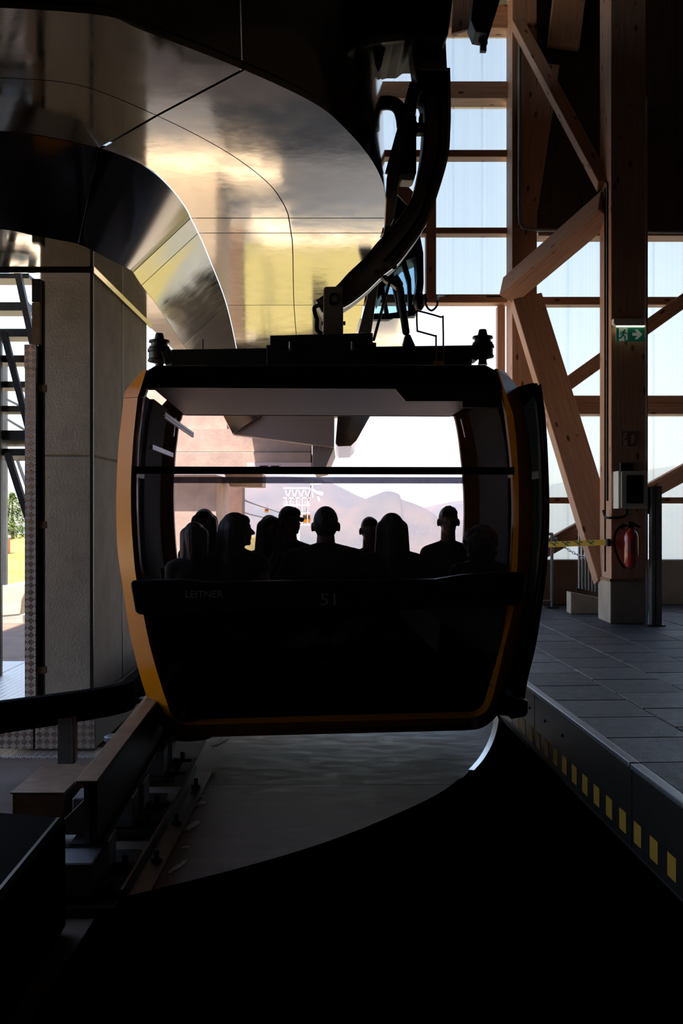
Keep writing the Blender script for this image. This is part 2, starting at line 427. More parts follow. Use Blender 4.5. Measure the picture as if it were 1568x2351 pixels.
# ---------------------------------------------------------------- far timber wall
FD = 13.0
def timber(name, a, b, wd, ht, parent=None, up=None, m='spruce', label=None, cat=None, group=None, bev=.006):
    """glulam member from a to b; wd across, ht along up"""
    a, b = V(a), V(b); d = (b - a); Ln = d.length; z = d.normalized()
    up = V(up) if up is not None else V((0, 1, 0))
    x = up.cross(z); x.normalize(); y = z.cross(x)
    me = bpy.data.meshes.new(name); bm = bmesh.new()
    bmesh.ops.create_cube(bm, size=1)
    for v in bm.verts: v.co = V((v.co.x * wd, v.co.y * ht, v.co.z * Ln))
    bmesh.ops.bevel(bm, geom=bm.edges[:], offset=bev, segments=1, affect='EDGES')
    bm.to_mesh(me); bm.free(); me.materials.append(M[m])
    o = bpy.data.objects.new(name, me)
    mw = Matrix((x, y, z)).transposed().to_4x4(); mw.translation = (a + b) / 2 - (LOC[parent.name] if parent else V((0, 0, 0)))
    finish(o, name, parent); o.matrix_local = mw if parent else mw
    if parent is None: o.matrix_world = mw
    if label: tag(o, label, cat, group)
    return o
def zat(v, d): return CAMZ - (v - 1175.5) * d / F
def xat(u, d): return (u - 784) * d / F
# columns
c1 = thing('timber_column', 'tall knotty timber column carrying the exit sign, set on a concrete plinth', 'column', (3.06, 10.93, PZ))
timber('post', (3.065, 10.935, .86), (3.065, 10.935, 8.3), .37, .47, c1)
obj('plinth', MB().bb((2.865, 10.68, PZ), (3.27, 11.19, .86)), M['concrete'], c1, bevel=.01)
obj('base_plate', MB().bb((2.86, 10.675, .855), (3.275, 11.195, .885)), M['rusty_steel'], c1)
obj('conduit', MB().tube([V((2.872, 10.82, zat(1150, 10.8))), V((2.872, 10.82, zat(420, 10.8))), V((2.872, 11.0, zat(405, 10.9))), V((2.872, 11.12, zat(430, 11.1)))], .012, 6), M['dark_steel'], c1)
obj('conduit', MB().tube([V((2.872, 10.92, .95)), V((2.872, 10.92, zat(430, 10.9)))], .009, 6), M['dark_steel'], c1)
c2 = thing('timber_column', 'red-brown timber column beside the tall stack of translucent windows', 'column', (2.28, 12.72, PZ))
timber('post', (2.285, 12.73, PZ), (2.285, 12.73, 8.3), .31, .45, c2)
c3 = thing('timber_column', 'pale slim timber post framing the right of the station exit opening', 'column', (2.12, 13.1, -.02))
timber('post', (2.075, 13.08, -.02), (2.075, 13.08, zat(705, 13.1)), .10, .16, c3)
c4 = thing('timber_column', 'short red-brown timber post below the window stack behind the hanger', 'column', (1.16, 13.0, 4.2))
timber('post', (xat(988, FD), FD - .02, zat(690, FD)), (xat(988, FD), FD - .02, zat(440, FD)), .13, .20, c4)
# window stack, 5 rows; each row a window with frame bar and panes
ROWS = [(75, 200), (250, 350), (375, 527), (548, 680)]
xl, xr = -1.4, xat(1165, FD)
JO = [xat(640, FD), xat(700, FD), xat(772, FD), xat(840, FD), xat(906, FD), xat(975, FD), xat(1043, FD), xat(1109, FD)]
def panes(win, x0, x1, v0, v1, joints, d=FD + .1):
    xs = [x0] + [j for j in joints if x0 + .05 < j < x1 - .05] + [x1]
    for a_, b_ in zip(xs, xs[1:]):
        q = obj('pane', MB().bb((a_ + .002, d, zat(v1, d) - .03), (b_ - .002, d + .016, zat(v0, d) + .03)), M['clear_sheet_thin'], win)
        q.data.materials.append(M['polycarbonate'])      # ribbed diffusing skin on the room side, clear skin outside
        for f in q.data.polygons:
            if f.normal.y < -.5: f.material_index = 1
    for j in xs[1:-1]:
        obj('joint_strip', MB().bb((j - .006, d - .004, zat(v1, d) - .03), (j + .006, d + .02, zat(v0, d) + .03)), M['clear_sheet_thin'], win)
wn = 0
def girt(v0, v1, x0, x1, dep=.24, d=FD, par=None):
    z0, z1 = zat(v1, d), zat(v0, d)
    return timber('frame_bar', (x0, d, (z0 + z1) / 2), (x1, d, (z0 + z1) / 2), z1 - z0, dep, par)
bars = [(200, 238, .36), (350, 366, .20), (527, 541, .20), (680, 699, .24)]
for k, ((v0, v1), (b0, b1, dp)) in enumerate(zip(ROWS, bars)):
    wn += 1
    W = thing('window_%d' % wn, None, None, (0, FD, 0)); struct(W)
    panes(W, xl, xr, v0 if k else 40, v1, JO)
    timber('frame_bar', (xl, FD + .0, (zat(b0, FD) + zat(b1, FD)) / 2), (xr + .03, FD, (zat(b0, FD) + zat(b1, FD)) / 2), zat(b0, FD) - zat(b1, FD), dp, W)
timber('trim_1', (xl, FD, zat(50, FD)), (2.2, FD, zat(50, FD)), .3, .3); struct(bpy.data.objects['trim_1'])
# bays right of the column
BAYS = [(1229, 1440), (1470, 1700)]
RR = [(550, 685), (703, 912), (955, 1142), (1155, 1286)]
for bi, (u0, u1) in enumerate(BAYS):
    x0, x1 = xat(u0, FD), xat(u1, FD)
    jo = [xat(u, FD) for u in ((1308, 1380) if bi == 0 else (1506, 1575, 1640))]
    for k, (v0, v1) in enumerate(RR):
        wn += 1
        W = thing('window_%d' % wn, None, None, (0, FD, 0)); struct(W)
        panes(W, x0, x1, v0, v1, jo)
        if k < 3:
            vv = [(685, 703), (912, 954), (1142, 1156)][k]; dp = [.2, .34, .2][k]
            if k == 1:
                timber('frame_bar', (x0, FD, zat(920, FD)), (x1, FD, zat(920, FD)), .095, dp, W); timber('frame_bar', (x0, FD, zat(941, FD)), (x1, FD, zat(941, FD)), .14, dp, W)
            else: timber('frame_bar', (x0, FD, (zat(vv[0], FD) + zat(vv[1], FD)) / 2), (x1, FD, (zat(vv[0], FD) + zat(vv[1], FD)) / 2), zat(vv[0], FD) - zat(vv[1], FD), dp, W)
    tr = timber('trim_%d' % (bi + 2), (x0, FD - .05, zat(543, FD)), (x1, FD - .05, zat(543, FD)), .09, .3); struct(tr)
# lower parapet
pw = struct(obj('wall_parapet', MB().bb((2.5, FD - .06, -.02), (7.4, FD + .16, zat(1285, FD))), M['concrete'], bevel=.01))
struct(obj('wall_parapet_left', MB().bb((2.14, FD - .06, -.02), (2.49, FD + .16, .3)), M['concrete']))
# dark boarded upper wall
uw = thing('wall_upper', None, None, (4.5, 12.8, 6.6)); struct(uw)
xs = [2.45, 3.05, 3.65, 4.25, 4.85, 5.45, 6.05, 7.5]
for a_, b_ in zip(xs, xs[1:]):
    for z0, z1 in ((zat(530, 12.7), zat(249, 12.7) - .004), (zat(249, 12.7) + .004, 8.3)):
        obj('panel', MB().bb((a_ + .003, 12.72, z0), (b_ - .003, 12.76, z1)), M['stained_wood'], uw)
obj('backing', MB().bb((2.45, 12.765, zat(530, 12.7)), (7.5, 12.79, 8.3)), M['stained_wood'], uw)
# diagonal braces
timber('timber_brace', P(1188, 55, 12.45), P(1386, 425, 11.0), .14, .16, label='slender upper timber brace falling from the window column to the sign column', cat='beam')
timber('timber_brace', P(1168, 668, 12.5), P(1396, 472, 11.0), .24, .30, up=(0, .8, .6), label='thick pale timber brace rising to the sign column, underside brightly lit', cat='beam')
timber('timber_brace', P(1208, 690, 12.3), P(1404, 1330, 11.2), .36, .24, label='long red-faced timber brace falling to the foot of the sign column', cat='beam')
timber('timber_brace', P(1313, -60, 12.55), P(1292, 110, 12.55), .40, .10, label='wide pale timber plank high on the dark wall, above the slender brace', cat='beam')
timber('timber_brace', P(1262, 150, 12.55), P(1212, 478, 12.55), .24, .10, label='pale timber plank on the dark wall meeting the slender brace from below', cat='beam')
timber('timber_brace', P(1270, 905, 12.86), P(1640, 640, 12.86), .17, .14, label='upper dark timber brace crossing the window bays behind the sign column', cat='beam')
timber('timber_brace', P(1230, 1272, 12.86), P(1640, 1046, 12.86), .20, .16, label='lower dark timber brace crossing the window bays behind the fire extinguisher', cat='beam')
timber('timber_brace', P(900, 415, 12.8), P(965, 485, 12.8), .17, .14, label='short red-brown timber brace seen behind the curved hanger', cat='beam')
# pipe
tag(obj('drain_pipe', MB().tube(smooth_path([P(1193, 55, 12.44), P(1193, 300, 12.44), P(1193, 490, 12.44), P(1198, 516, 12.44), P(1212, 526, 12.44), P(1300, 529, 12.44), P(1600, 533, 12.44)], 4), .022, 8), M['grey_steel'], smooth=True), 'grey pipe dropping beside the window stack and bending along the dark wall', 'pipe')
# lamp hanging top right
fl = thing('floodlight', 'black hanging floodlight with square bracket in front of the top windows', 'lamp', P(1110, 60, 10.5))
obj('housing', MB().prism([P(1090, -40, 10.3), P(1081, 45, 10.3), P(1092, 72, 10.3), P(1118, 76, 10.3), P(1128, 40, 10.3), P(1134, -40, 10.3)], (0, .3, 0)), M['black_paint'], fl, bevel=.01)
obj('arm', MB().prism([P(1134, -40, 10.45), P(1112, 84, 10.45), P(1120, 90, 10.45), P(1160, -40, 10.45)], (0, .08, 0)), M['dark_steel'], fl)
obj('bracket', MB().prism([P(1098, 96, 10.45), P(1105, 78, 10.45), P(1117, 80, 10.45), P(1120, 98, 10.45), P(1117, 98, 10.45), P(1117, 116, 10.45), P(1103, 116, 10.45), P(1103, 98, 10.45)], (0, .06, 0)), M['black_paint'], fl)
# ribbed board beside the grip
rb = thing('ribbed_board', 'pinkish ribbed board under the roof right of the hanger grip', 'panel', P(1065, 30, 10.8))
for k in range(6):
    obj('slat', MB().prism([P(1041 + 8 * k, -60, 10.8), P(1037 + 8 * k, 75 - 2 * k, 10.8), P(1044 + 8 * k, 75 - 2 * k, 10.8), P(1048 + 8 * k, -60, 10.8)], (0, .05, 0)), M['spruce'], rb)

# ---------------------------------------------------------------- things on the right platform
sg = thing('exit_sign', 'lit green exit sign with running figure and arrow on the timber column', 'sign', P(1447, 760, 10.66))
D = 10.6
obj('housing', MB().prism([P(1409, 731, D), P(1409, 742, D), P(1414, 747, D), P(1480, 747, D), P(1480, 731, D)], (0, .09, 0)), M['white_plastic'], sg, bevel=.004)
obj('lamp_strip', MB().prism([P(1416, 747, D + .02), P(1480, 747, D + .02), P(1480, 750, D + .02), P(1416, 750, D + .02)], (0, .03, 0)), M['lamp_strip'], sg)
obj('plate', MB().prism([P(1415, 751, D + .03), P(1480, 751, D + .03), P(1480, 784, D + .03), P(1415, 784, D + .03)], (0, .012, 0)), M['sign_green'], sg)
obj('door_symbol', MB().prism([P(u, v, D + .027) for u, v in [(1421, 753), (1441, 753), (1441, 780), (1433, 783), (1421, 783)]], (0, .004, 0)), M['sign_white'], sg)
obj('arrow_symbol', MB().prism([P(u, v, D + .027) for u, v in [(1452, 764), (1463, 764), (1457, 756.5), (1464, 756.5), (1475, 767.5), (1464, 778.5), (1457, 778.5), (1463, 771), (1452, 771)]], (0, .004, 0)), M['sign_white'], sg)
mf = MB(); dd = D + .022
mf.ball(P(1434, 757.5, dd), .012, 10)
for a_, b_, r in [((1432, 761), (1430, 769), .013), ((1432, 762), (1426, 763), .007), ((1426, 763), (1424, 768), .006), ((1433, 762), (1437, 766), .007), ((1437, 766), (1441, 765), .006), ((1431, 769), (1435, 774), .009), ((1435, 774), (1435, 781), .008), ((1429, 769), (1426, 775), .009), ((1426, 775), (1419, 777), .008)]:
    mf.cap(P(*a_, dd), r, P(*b_, dd), r * .85, 8)
obj('figure_symbol', mf, M['sign_green'], sg)
fs = thing('fire_sign', 'small dull red fire extinguisher sign with pale symbols on the timber column', 'sign', P(1444, 1008, 10.69))
D = 10.69
obj('plate', MB().prism([P(1425, 988, D), P(1462, 988, D), P(1462, 1027, D), P(1425, 1027, D)], (0, .005, 0)), M['sign_pale'], fs)
obj('field', MB().prism([P(1427, 990, D - .002), P(1460, 990, D - .002), P(1460, 1025, D - .002), P(1427, 1025, D - .002)], (0, .003, 0)), M['sign_red'], fs)
mf = MB()
mf.prism([P(u, v, D - .004) for u, v in [(1431, 1001), (1441, 1001), (1441, 1024), (1431, 1024)]], (0, .002, 0))
mf.prism([P(u, v, D - .004) for u, v in [(1433, 1000), (1430, 997), (1436, 992), (1441, 994), (1440, 1000)]], (0, .002, 0))
for k in range(3):
    mf.prism([P(u, v + 7 * k, D - .004) for u, v in [(1447, 1003), (1451, 1000), (1457, 994), (1455, 1000), (1458, 999), (1451, 1006)]], (0, .002, 0))
obj('symbol', mf, M['sign_pale'], fs)
obj('label_spot', MB().prism([P(1433, 1005, D - .006), P(1439, 1005, D - .006), P(1439, 1010, D - .006), P(1433, 1010, D - .006)], (0, .002, 0)), M['sign_red'], fs)
cb = thing('control_box', 'beige control cabinet with dark window on the timber column', 'box', P(1450, 1124, 10.6))
x0, x1 = xat(1426, 10.5), xat(1487, 10.5); z0, z1 = zat(1168, 10.5), zat(1081, 10.5)
obj('body', MB().bb((x0 - .03, 10.50, z0), (x1 - .0, 10.70, z1)), M['white_plastic'], cb, bevel=.008)
dr = obj('door', MB().bb((x0, 10.48, z0 + .01), (x1 - .01, 10.50, z1 - .01)), M['white_plastic'], cb, bevel=.004)
obj('window', MB().bb((xat(1438, 10.48), 10.474, zat(1156, 10.48)), (xat(1477, 10.48), 10.481, zat(1091, 10.48))), M['smoked_glass'], dr)
obj('inner_panel', MB().bb((xat(1440, 10.48), 10.476, zat(1154, 10.48)), (xat(1475, 10.48), 10.4795, zat(1093, 10.48))), M['black_paint'], dr)
obj('paper_note', MB().bb((xat(1444, 10.48), 10.4745, zat(1148, 10.48)), (xat(1471, 10.48), 10.476, zat(1139, 10.48))), M['sign_pale'], dr)
obj('top_module', MB().bb((xat(1424, 10.6), 10.58, z1), (xat(1453, 10.6), 10.7, zat(1063, 10.6))), M['black_paint'], cb, bevel=.004)
obj('cable', MB().tube(smooth_path([P(1437, 1168, 10.6), P(1438, 1180, 10.6), P(1430, 1187, 10.6), P(1400, 1189, 10.6), P(1389, 1186, 10.74), P(1385, 1172, 10.8)], 5), .014, 7), M['black_paint'], cb)
fe = thing('fire_extinguisher', 'red fire extinguisher with black hose hung on the timber column', 'extinguisher', P(1448, 1300, 10.58))
bx = xat(1449, 10.58); by = 10.58
obj('cylinder', MB().lathe((bx, by, 0), [(.02, zat(1303, by)), (.068, zat(1301, by)), (.075, zat(1293, by)), (.075, zat(1232, by)), (.06, zat(1222, by)), (.028, zat(1216, by)), (.02, zat(1210, by))], 20), M['red_paint'], fe, smooth=True)
obj('label_print', MB().bb((bx - .03, by - .079, zat(1270, by)), (bx + .03, by - .074, zat(1238, by))), M['sign_red'], fe)
obj('valve', MB().prism([P(u, v, by - .03) for u, v in [(1442, 1212), (1442, 1199), (1452, 1197), (1471, 1208), (1470, 1212), (1455, 1207), (1455, 1214)]], (0, .06, 0)), M['black_paint'], fe, bevel=.004)
obj('hose', MB().tube(smooth_path([P(1444, 1206, by), P(1425, 1209, by), P(1412, 1226, by - .02), P(1411, 1255, by - .02), P(1419, 1280, by - .02), P(1428, 1297, by), P(1436, 1304, by)], 6), .012, 8), M['black_rubber'], fe, smooth=True)
obj('wall_bracket', MB().bb((bx - .03, by + .06, zat(1240, by)), (bx + .03, 10.7, zat(1225, by))), M['dark_steel'], fe)
mp2 = thing('metal_post', 'grey ribbed metal profile post beside the timber column', 'post', (3.3, 10.5, PZ))
x0, x1 = xat(1493, 10.5), xat(1516, 10.5)
obj('profile', MB().prism([V((x0, 10.45, PZ)), V((x0 + .03, 10.45, PZ)), V((x0 + .03, 10.47, PZ)), V((x0 + .045, 10.47, PZ)), V((x0 + .045, 10.45, PZ)), V((x1, 10.45, PZ)), V((x1, 10.55, PZ)), V((x0, 10.55, PZ))], (0, 0, zat(1116, 10.5) - PZ)), M['grey_steel'], mp2)
obj('top_plate', MB().bb((xat(1489, 10.5), 10.52, zat(1180, 10.5)), (x0 + .01, 10.56, zat(1118, 10.5))), M['dark_steel'], mp2)
obj('cable_tube', MB().tube([V((xat(1486, 10.6), 10.62, PZ)), V((xat(1486, 10.6), 10.62, 6.0))], .012, 6), M['grey_steel'], mp2)
obj('foot', MB().bb((x0 - .05, 10.42, PZ), (x1 + .03, 10.6, PZ + .012)), M['dark_steel'], mp2)
# barrier tape from the column to a post by the exit
tp = thing('barrier_tape', 'yellow printed retractable barrier tape stretched from the timber column', 'tape', P(1391, 1246, 10.7))
a_, b_ = P(1396, 1245, 10.72), P(1110, 1256, 11.6)
obj('band', MB().beam(a_, b_, .003, .062), M['tape_yellow'], tp)
mk = MB(); dv = (b_ - a_); n_ = dv.cross(UP).normalized()
if n_.y > 0: n_ = -n_
for k in range(9):
    c = a_ + dv * (0.13 + k * .095)
    for q, (oa, ob, r) in enumerate([(-.028, .012, .008), (.0, .0, .007), (.028, .014, .007), (-.01, -.014, .006)]):
        e = dv.normalized()
        mk.add([c + n_ * .003 + e * (oa - .02) + UP * (ob - r), c + n_ * .003 + e * (oa + .02) + UP * (ob - r + .008), c + n_ * .003 + e * (oa + .02) + UP * (ob + r + .008), c + n_ * .003 + e * (oa - .02) + UP * (ob + r * .5)], [(0, 1, 2, 3)])
mk_o = obj('print', mk, M['tape_print'], tp); mk_o['kind'] = 'stuff'
obj('clip', MB().bb((xat(1391, 10.72), 10.66, zat(1254, 10.7)), (xat(1398, 10.72), 10.78, zat(1237, 10.7))), M['black_paint'], tp, bevel=.005)
# railing with chain
rl = thing('railing', 'thin steel tube railing on the far platform corner behind the cabin door', 'railing', P(1268, 1395, 12.4))
D = 12.4; zf = PZ
for u in (1163, 1222, 1267):
    obj('post', MB().tube([V((xat(u, D), D, zf)), V((xat(u, D), D, zat(1226, D)))], .02, 8), M['grey_steel'], rl)
obj('top_rail', MB().tube([V((xat(1138, D), D, zat(1226, D))), V((xat(1269, D), D, zat(1226, D)))], .018, 8), M['grey_steel'], rl)
obj('lower_rail', MB().tube([V((xat(1138, D), D, zat(1380, D))), V((xat(1268, D), D, zat(1380, D)))], .014, 8), M['grey_steel'], rl)
obj('foot_plate', MB().bb((xat(1254, D), D - .08, zf), (xat(1280, D), D + .08, zf + .02)), M['dark_steel'], rl)
ch = MB(); p0, p1 = P(1270, 1231, 12.36), P(1386, 1279, 11.3)
for k in range(22):
    t = k / 21; c = p0.lerp(p1, t); c.z -= .10 * 4 * t * (1 - t)
    ring = []
    for q in range(8):
        an = q * math.pi / 4; e = (p1 - p0).normalized(); nn = V((0, 0, 1)) if k % 2 else V((0, 1, 0))
        ring.append(c + e * math.cos(an) * .036 + nn * math.sin(an) * .015)
    ch.tube(ring, .005, 4, closed=True)
tag(obj('chain', ch, M['grey_steel']), 'thin sagging steel chain between the railing and the corrugated gate', 'chain')
# gate of upright ribs
gt = thing('ribbed_gate', 'grey steel gate of upright ribs behind the foot of the timber column', 'gate', P(1350, 1360, 11.9))
D = 11.95
for k in range(9):
    u = 1328 + k * 7.5
    obj('slat', MB().bb((xat(u, D), D, zat(1352 + k * 1.6, D)), (xat(u + 5.6, D), D + .03, zat(1218, D))), M['grey_steel'], gt, bevel=.005, seg=1)
obj('frame_bar', MB().bb((xat(1325, D), D + .03, zat(1218, D)), (xat(1396, D), D + .05, zat(1214, D))), M['dark_steel'], gt)
obj('frame_bar', MB().bb((xat(1325, D), D + .03, zat(1356, D)), (xat(1396, D), D + .05, zat(1350, D))), M['dark_steel'], gt)
obj('red_ring', MB().tube([P(1374 + 14 * math.cos(k * math.pi / 8), 1292 + 17 * math.sin(k * math.pi / 8), D - .02) for k in range(16)], .012, 6, closed=True), M['sign_red'], gt)
obj('foot', MB().bb((xat(1390, D), D, PZ), (xat(1396, D), D + .05, zat(1352, D))), M['dark_steel'], gt)
cu = thing('concrete_ramp', 'low pale concrete ramp edge at the foot of the ribbed gate', 'ramp', P(1345, 1390, 11.6))
obj('block', MB().prism([V((xat(1310, 11.7), 11.7, PZ)), V((xat(1310, 11.7), 11.7, zat(1360, 11.7))), V((xat(1400, 11.7), 11.7, zat(1378, 11.7))), V((xat(1400, 11.7), 11.7, PZ))], (0, .22, 0)), M['concrete'], cu, bevel=.01)
# ================================================================ STATION CANOPY (polished steel soffit)
ZS = 3.8; ZL = 3.38; KS = (ZL - CAMZ) / 1.63
cx = lambda pts, z: [V((x, y, z)) for x, y in pts]
# index-matched outlines in plan: outer edge, middle seam, inner edge of the flat soffit
OUT = [(-3.4, 4.75), (-2.6, 4.45), (-1.9, 4.35), (-1.11, 4.42), (-.90, 4.58), (-.485, 4.98), (-.15, 5.38), (.015, 5.72), (.178, 6.21), (.28, 6.70), (.33, 7.2), (.33, 7.5), (.318, 7.9), (.297, 8.43), (.236, 10.65), (.205, 13.3)]
MID = [(-3.0, 5.45), (-2.5, 5.2), (-2.0, 5.08), (-1.60, 5.09), (-1.318, 5.19), (-1.025, 5.56), (-.787, 5.95), (-.616, 6.32), (-.48, 6.74), (-.42, 7.10), (-.398, 7.35), (-.395, 7.5), (-.398, 7.9), (-.41, 8.43), (-.505, 10.65), (-.58, 13.3)]
INN = [(-2.9, 6.0), (-2.5, 5.85), (-2.1, 5.78), (-1.85, 5.82), (-1.65, 5.92), (-1.46, 6.06), (-1.32, 6.24), (-1.235, 6.42), (-1.175, 6.70), (-1.14, 7.0), (-1.125, 7.3), (-1.128, 7.5), (-1.13, 7.9), (-1.14, 8.43), (-1.22, 10.65), (-1.38, 13.3)]
LOW = [(-2.9, 5.68), (-2.4, 5.68), (-1.97, 5.77), (-1.82, 5.90), (-1.70, 6.0), (-1.60, 6.10), (-1.54, 6.30), (-1.485, 6.52), (-1.455, 6.62), (-1.437, 6.70), (-1.428, 6.76), (-1.42, 6.82), (-1.44, 7.21), (-1.46, 8.0), (-1.54, 9.74), (-1.62, 12.6)]
LOW = [(x * KS, y * KS) for x, y in LOW]
can = thing('station_canopy', 'large polished steel canopy with curved reflective soffit above the cabin', 'canopy', (-.5, 8, ZS))
def dense(A, k0, k1, z, k=5):
    pts = cx(A, z)
    if A is not LOW: pts[-1].z -= .10              # the last sheets dip a little
    return smooth_path(pts, k)[k0 * k:k1 * k + 1]
def inset(A, B, g):
    return [a.lerp(b, g / max((b - a).length, .01)) for a, b in zip(A, B)], [b.lerp(a, g / max((b - a).length, .01)) for a, b in zip(A, B)]
def trim_ends(A, g):
    A = list(A); A[0] = A[0] + (A[1] - A[0]).normalized() * g; A[-1] = A[-1] + (A[-2] - A[-1]).normalized() * g; return A
SPL = [0, 5, 11, 12, 14, 15]           # panel joints
for k0, k1 in zip(SPL, SPL[1:]):
    o_, m_, i_ = dense(OUT, k0, k1, ZS), dense(MID, k0, k1, ZS), dense(INN, k0, k1, ZS)
    for A, B in ((o_, m_), (m_, i_)):
        A, B = inset(trim_ends(A, .009), trim_ends(B, .009), .004)
        obj('soffit_panel', MB().slab(A, B, (0, 0, .012)), M['steel_soffit'], can, smooth=30)
    l_ = dense(LOW, k0, k1, ZL)
    A, B = inset(trim_ends(i_, .008), trim_ends(l_, .008), .004)
    obj('side_panel', MB().slab(A, B, (-.012, 0, .012)), M['steel_nose_shaded' if k0 < 11 else 'steel_soffit'], can, smooth=30)
    # vertical fascia above the outer edge
    lo = [p + V((-.01, .02, .012)) for p in dense(OUT, k0, k1, ZS)]
    hi = [p + V((-.10, .06, 3.2)) for p in dense(OUT, k0, k1, ZS)]
    lo, hi = trim_ends(lo, .004), trim_ends(hi, .004)
    obj('fascia_panel', MB().slab(lo, hi, (-.015, .01, 0)), M['steel_fascia'], can, smooth=30)
# added unseen lining above the soffit sheets to keep light out of joints
obj('seam_blocker', MB().strip([p + V((-.02, 0, .05)) for p in dense(OUT, 0, 15, ZS)], [p + V((.02, 0, .05)) for p in dense(INN, 0, 15, ZS)]), M['black_paint'], can)
# level panels round the pier
PIERX = -1.688 * KS
low = dense(LOW, 0, 15, ZL, 5)
PF = 6.77 * KS
cut = next(i for i, p in enumerate(low) if p.y > 8.2 and p.x > -2)
g_ = V((0, .004, 0))
obj('level_panel', MB().prism(low[:cut + 1] + [V((PIERX, low[cut].y, ZL)), V((PIERX, PF, ZL)), V((low[0].x, PF, ZL))], (0, 0, .012)), M['steel_soffit'], can)
obj('level_panel', MB().prism([p + g_ for p in low[cut:]] + [V((PIERX, low[-1].y, ZL)), V((PIERX, low[cut].y, ZL)) + g_], (0, 0, .012)), M['steel_soffit'], can)
obj('seam_blocker', MB().strip([p + V((-.04, .02, .04)) for p in dense(INN, 0, 15, ZS)], [p + V((-.02, .03, .03)) for p in low]), M['black_paint'], can)  # added black sheet behind the side panels, blocks daylight in their joints
obj('edge_hem', MB().beam(V((-1.67 * KS, 6.74 * KS, ZL - .008)), V((-1.67 * KS, 8.8 * KS, ZL - .008)), .012, .03).beam(V((-3, 6.74 * KS, ZL - .008)), V((-1.665 * KS, 6.74 * KS, ZL - .008)), .012, .03), M['steel_fascia'], can)
# far end of the canopy seen through the cabin
D = 16.0
obj('end_wedge', MB().prism([P(u, v, D) for u, v in [(496, 925), (533, 997), (767, 1027), (768, 920)]], (0, .3, 0)), M['cladding'], can, bevel=.01)
obj('end_wedge', MB().prism([P(u, v, D - .1) for u, v in [(496, 925), (533, 997), (594, 958), (594, 920)]], (0, .08, 0)), M['steel_soffit'], can, bevel=.01)
obj('end_box', MB().prism([P(u, v, D + .3) for u, v in [(717, 1018), (717, 1082), (747, 1076), (768, 1026)]], (0, 3.0, 0)), M['cladding'], can, bevel=.01)
obj('end_shade_slab', MB().bb((-1.7, 14.3, 3.52), (.55, 20.5, 3.6)), M['cladding'], can)  # added slab, mostly hidden, shades the ground mirrored in the soffit
obj('end_box', MB().prism([P(u, v, D + .2) for u, v in [(716, 918), (716, 960), (768, 964), (768, 918)]], (0, .1, 0)), M['steel_soffit'], can)
obj('end_wing', MB().prism([P(u, v, D + .9) for u, v in [(778, 915), (770, 1018), (776, 1025), (806, 1024), (818, 1012), (872, 915)]], (0, 3.6, 0)), M['steel_soffit'], can, bevel=.01)
obj('end_stripe', MB().prism([P(u, v, D + .88) for u, v in [(845, 915), (806, 1012), (818, 1012), (872, 915)]], (0, .02, 0)), M['steel_fascia'], can)
obj('end_stripe', MB().prism([P(u, v, D + .88) for u, v in [(782, 920), (773, 985), (783, 985), (803, 920)]], (0, .02, 0)), M['steel_fascia'], can)
# second nose: dark rounded far shell with blue glazing and golden apron behind the hanger
ns = thing('station_nose', 'dark rounded far station shell with ribbed blue glazing behind the hanger', 'canopy', P(900, 640, 10.2))
D = 10.2
nq = lambda pts, dy=0.0: [P(u, v, D + dy) for u, v in pts]
obj('shell', MB().prism(nq([(905, 440), (935, 470), (957, 520), (960, 586), (926, 600), (893, 640), (866, 690), (862, 640), (880, 560), (895, 500)]), (0, .5, 0)), M['black_paint'], ns, bevel=.015)
obj('rim', MB().prism(nq([(950, 510), (962, 525), (972, 580), (973, 650), (967, 700), (952, 724), (892, 733), (852, 733), (858, 719), (892, 719), (940, 712), (952, 690), (958, 640), (955, 585)]), (0, .35, 0)), M['black_paint'], ns, bevel=.01)
for o in ([(922, 600), (931, 594), (944, 640), (947, 712), (938, 716), (936, 650)], [(897, 636), (904, 628), (918, 680), (924, 718), (914, 720), (908, 684)], [(876, 670), (882, 660), (893, 720), (884, 722)]):
    obj('rib', MB().prism(nq(o, .02), (0, .12, 0)), M['black_paint'], ns, bevel=.005)
for o in ([(930, 592), (957, 586), (957, 640), (950, 692), (946, 712), (944, 640)], [(903, 626), (924, 600), (936, 650), (939, 714), (923, 718), (918, 680)], [(881, 658), (898, 636), (908, 684), (915, 719), (893, 720)], [(864, 690), (877, 668), (885, 720), (860, 720)]):
    obj('pane', MB().prism(nq(o, .06), (0, .012, 0)), M['blue_glass'], ns)
obj('apron', MB().add([P(826, 731, D), P(960, 731, D), P(930, 800, D + 1.3), P(805, 800, D + 1.3)], [(0, 1, 2, 3)]), M['steel_soffit'], ns)
obj('girder', MB().prism([P(838, 700, D - .3), P(852, 640, D - .3), P(872, 632, D - .3), P(852, 765, D - .3), P(822, 765, D - .3)], (0, .2, 0)), M['grey_steel'], ns, bevel=.01)
obj('coupling', MB().ball(P(962, 692, D - .2), (.06, .10, .10), 12).cap(P(966, 690, D - .2), .03, P(975, 690, D - .2), .03), M['black_paint'], ns, smooth=True)
obj('cable', MB().tube(smooth_path([P(976, 675, D - .2), P(978, 700, D - .2), P(990, 713, D - .2), P(1003, 702, D - .2), P(1006, 684, D), P(1020, 679, 12.8), P(1150, 680, 12.8), P(1168, 666, 12.6), P(1172, 645, 12.5)], 5), .011, 6), M['black_paint'], ns)

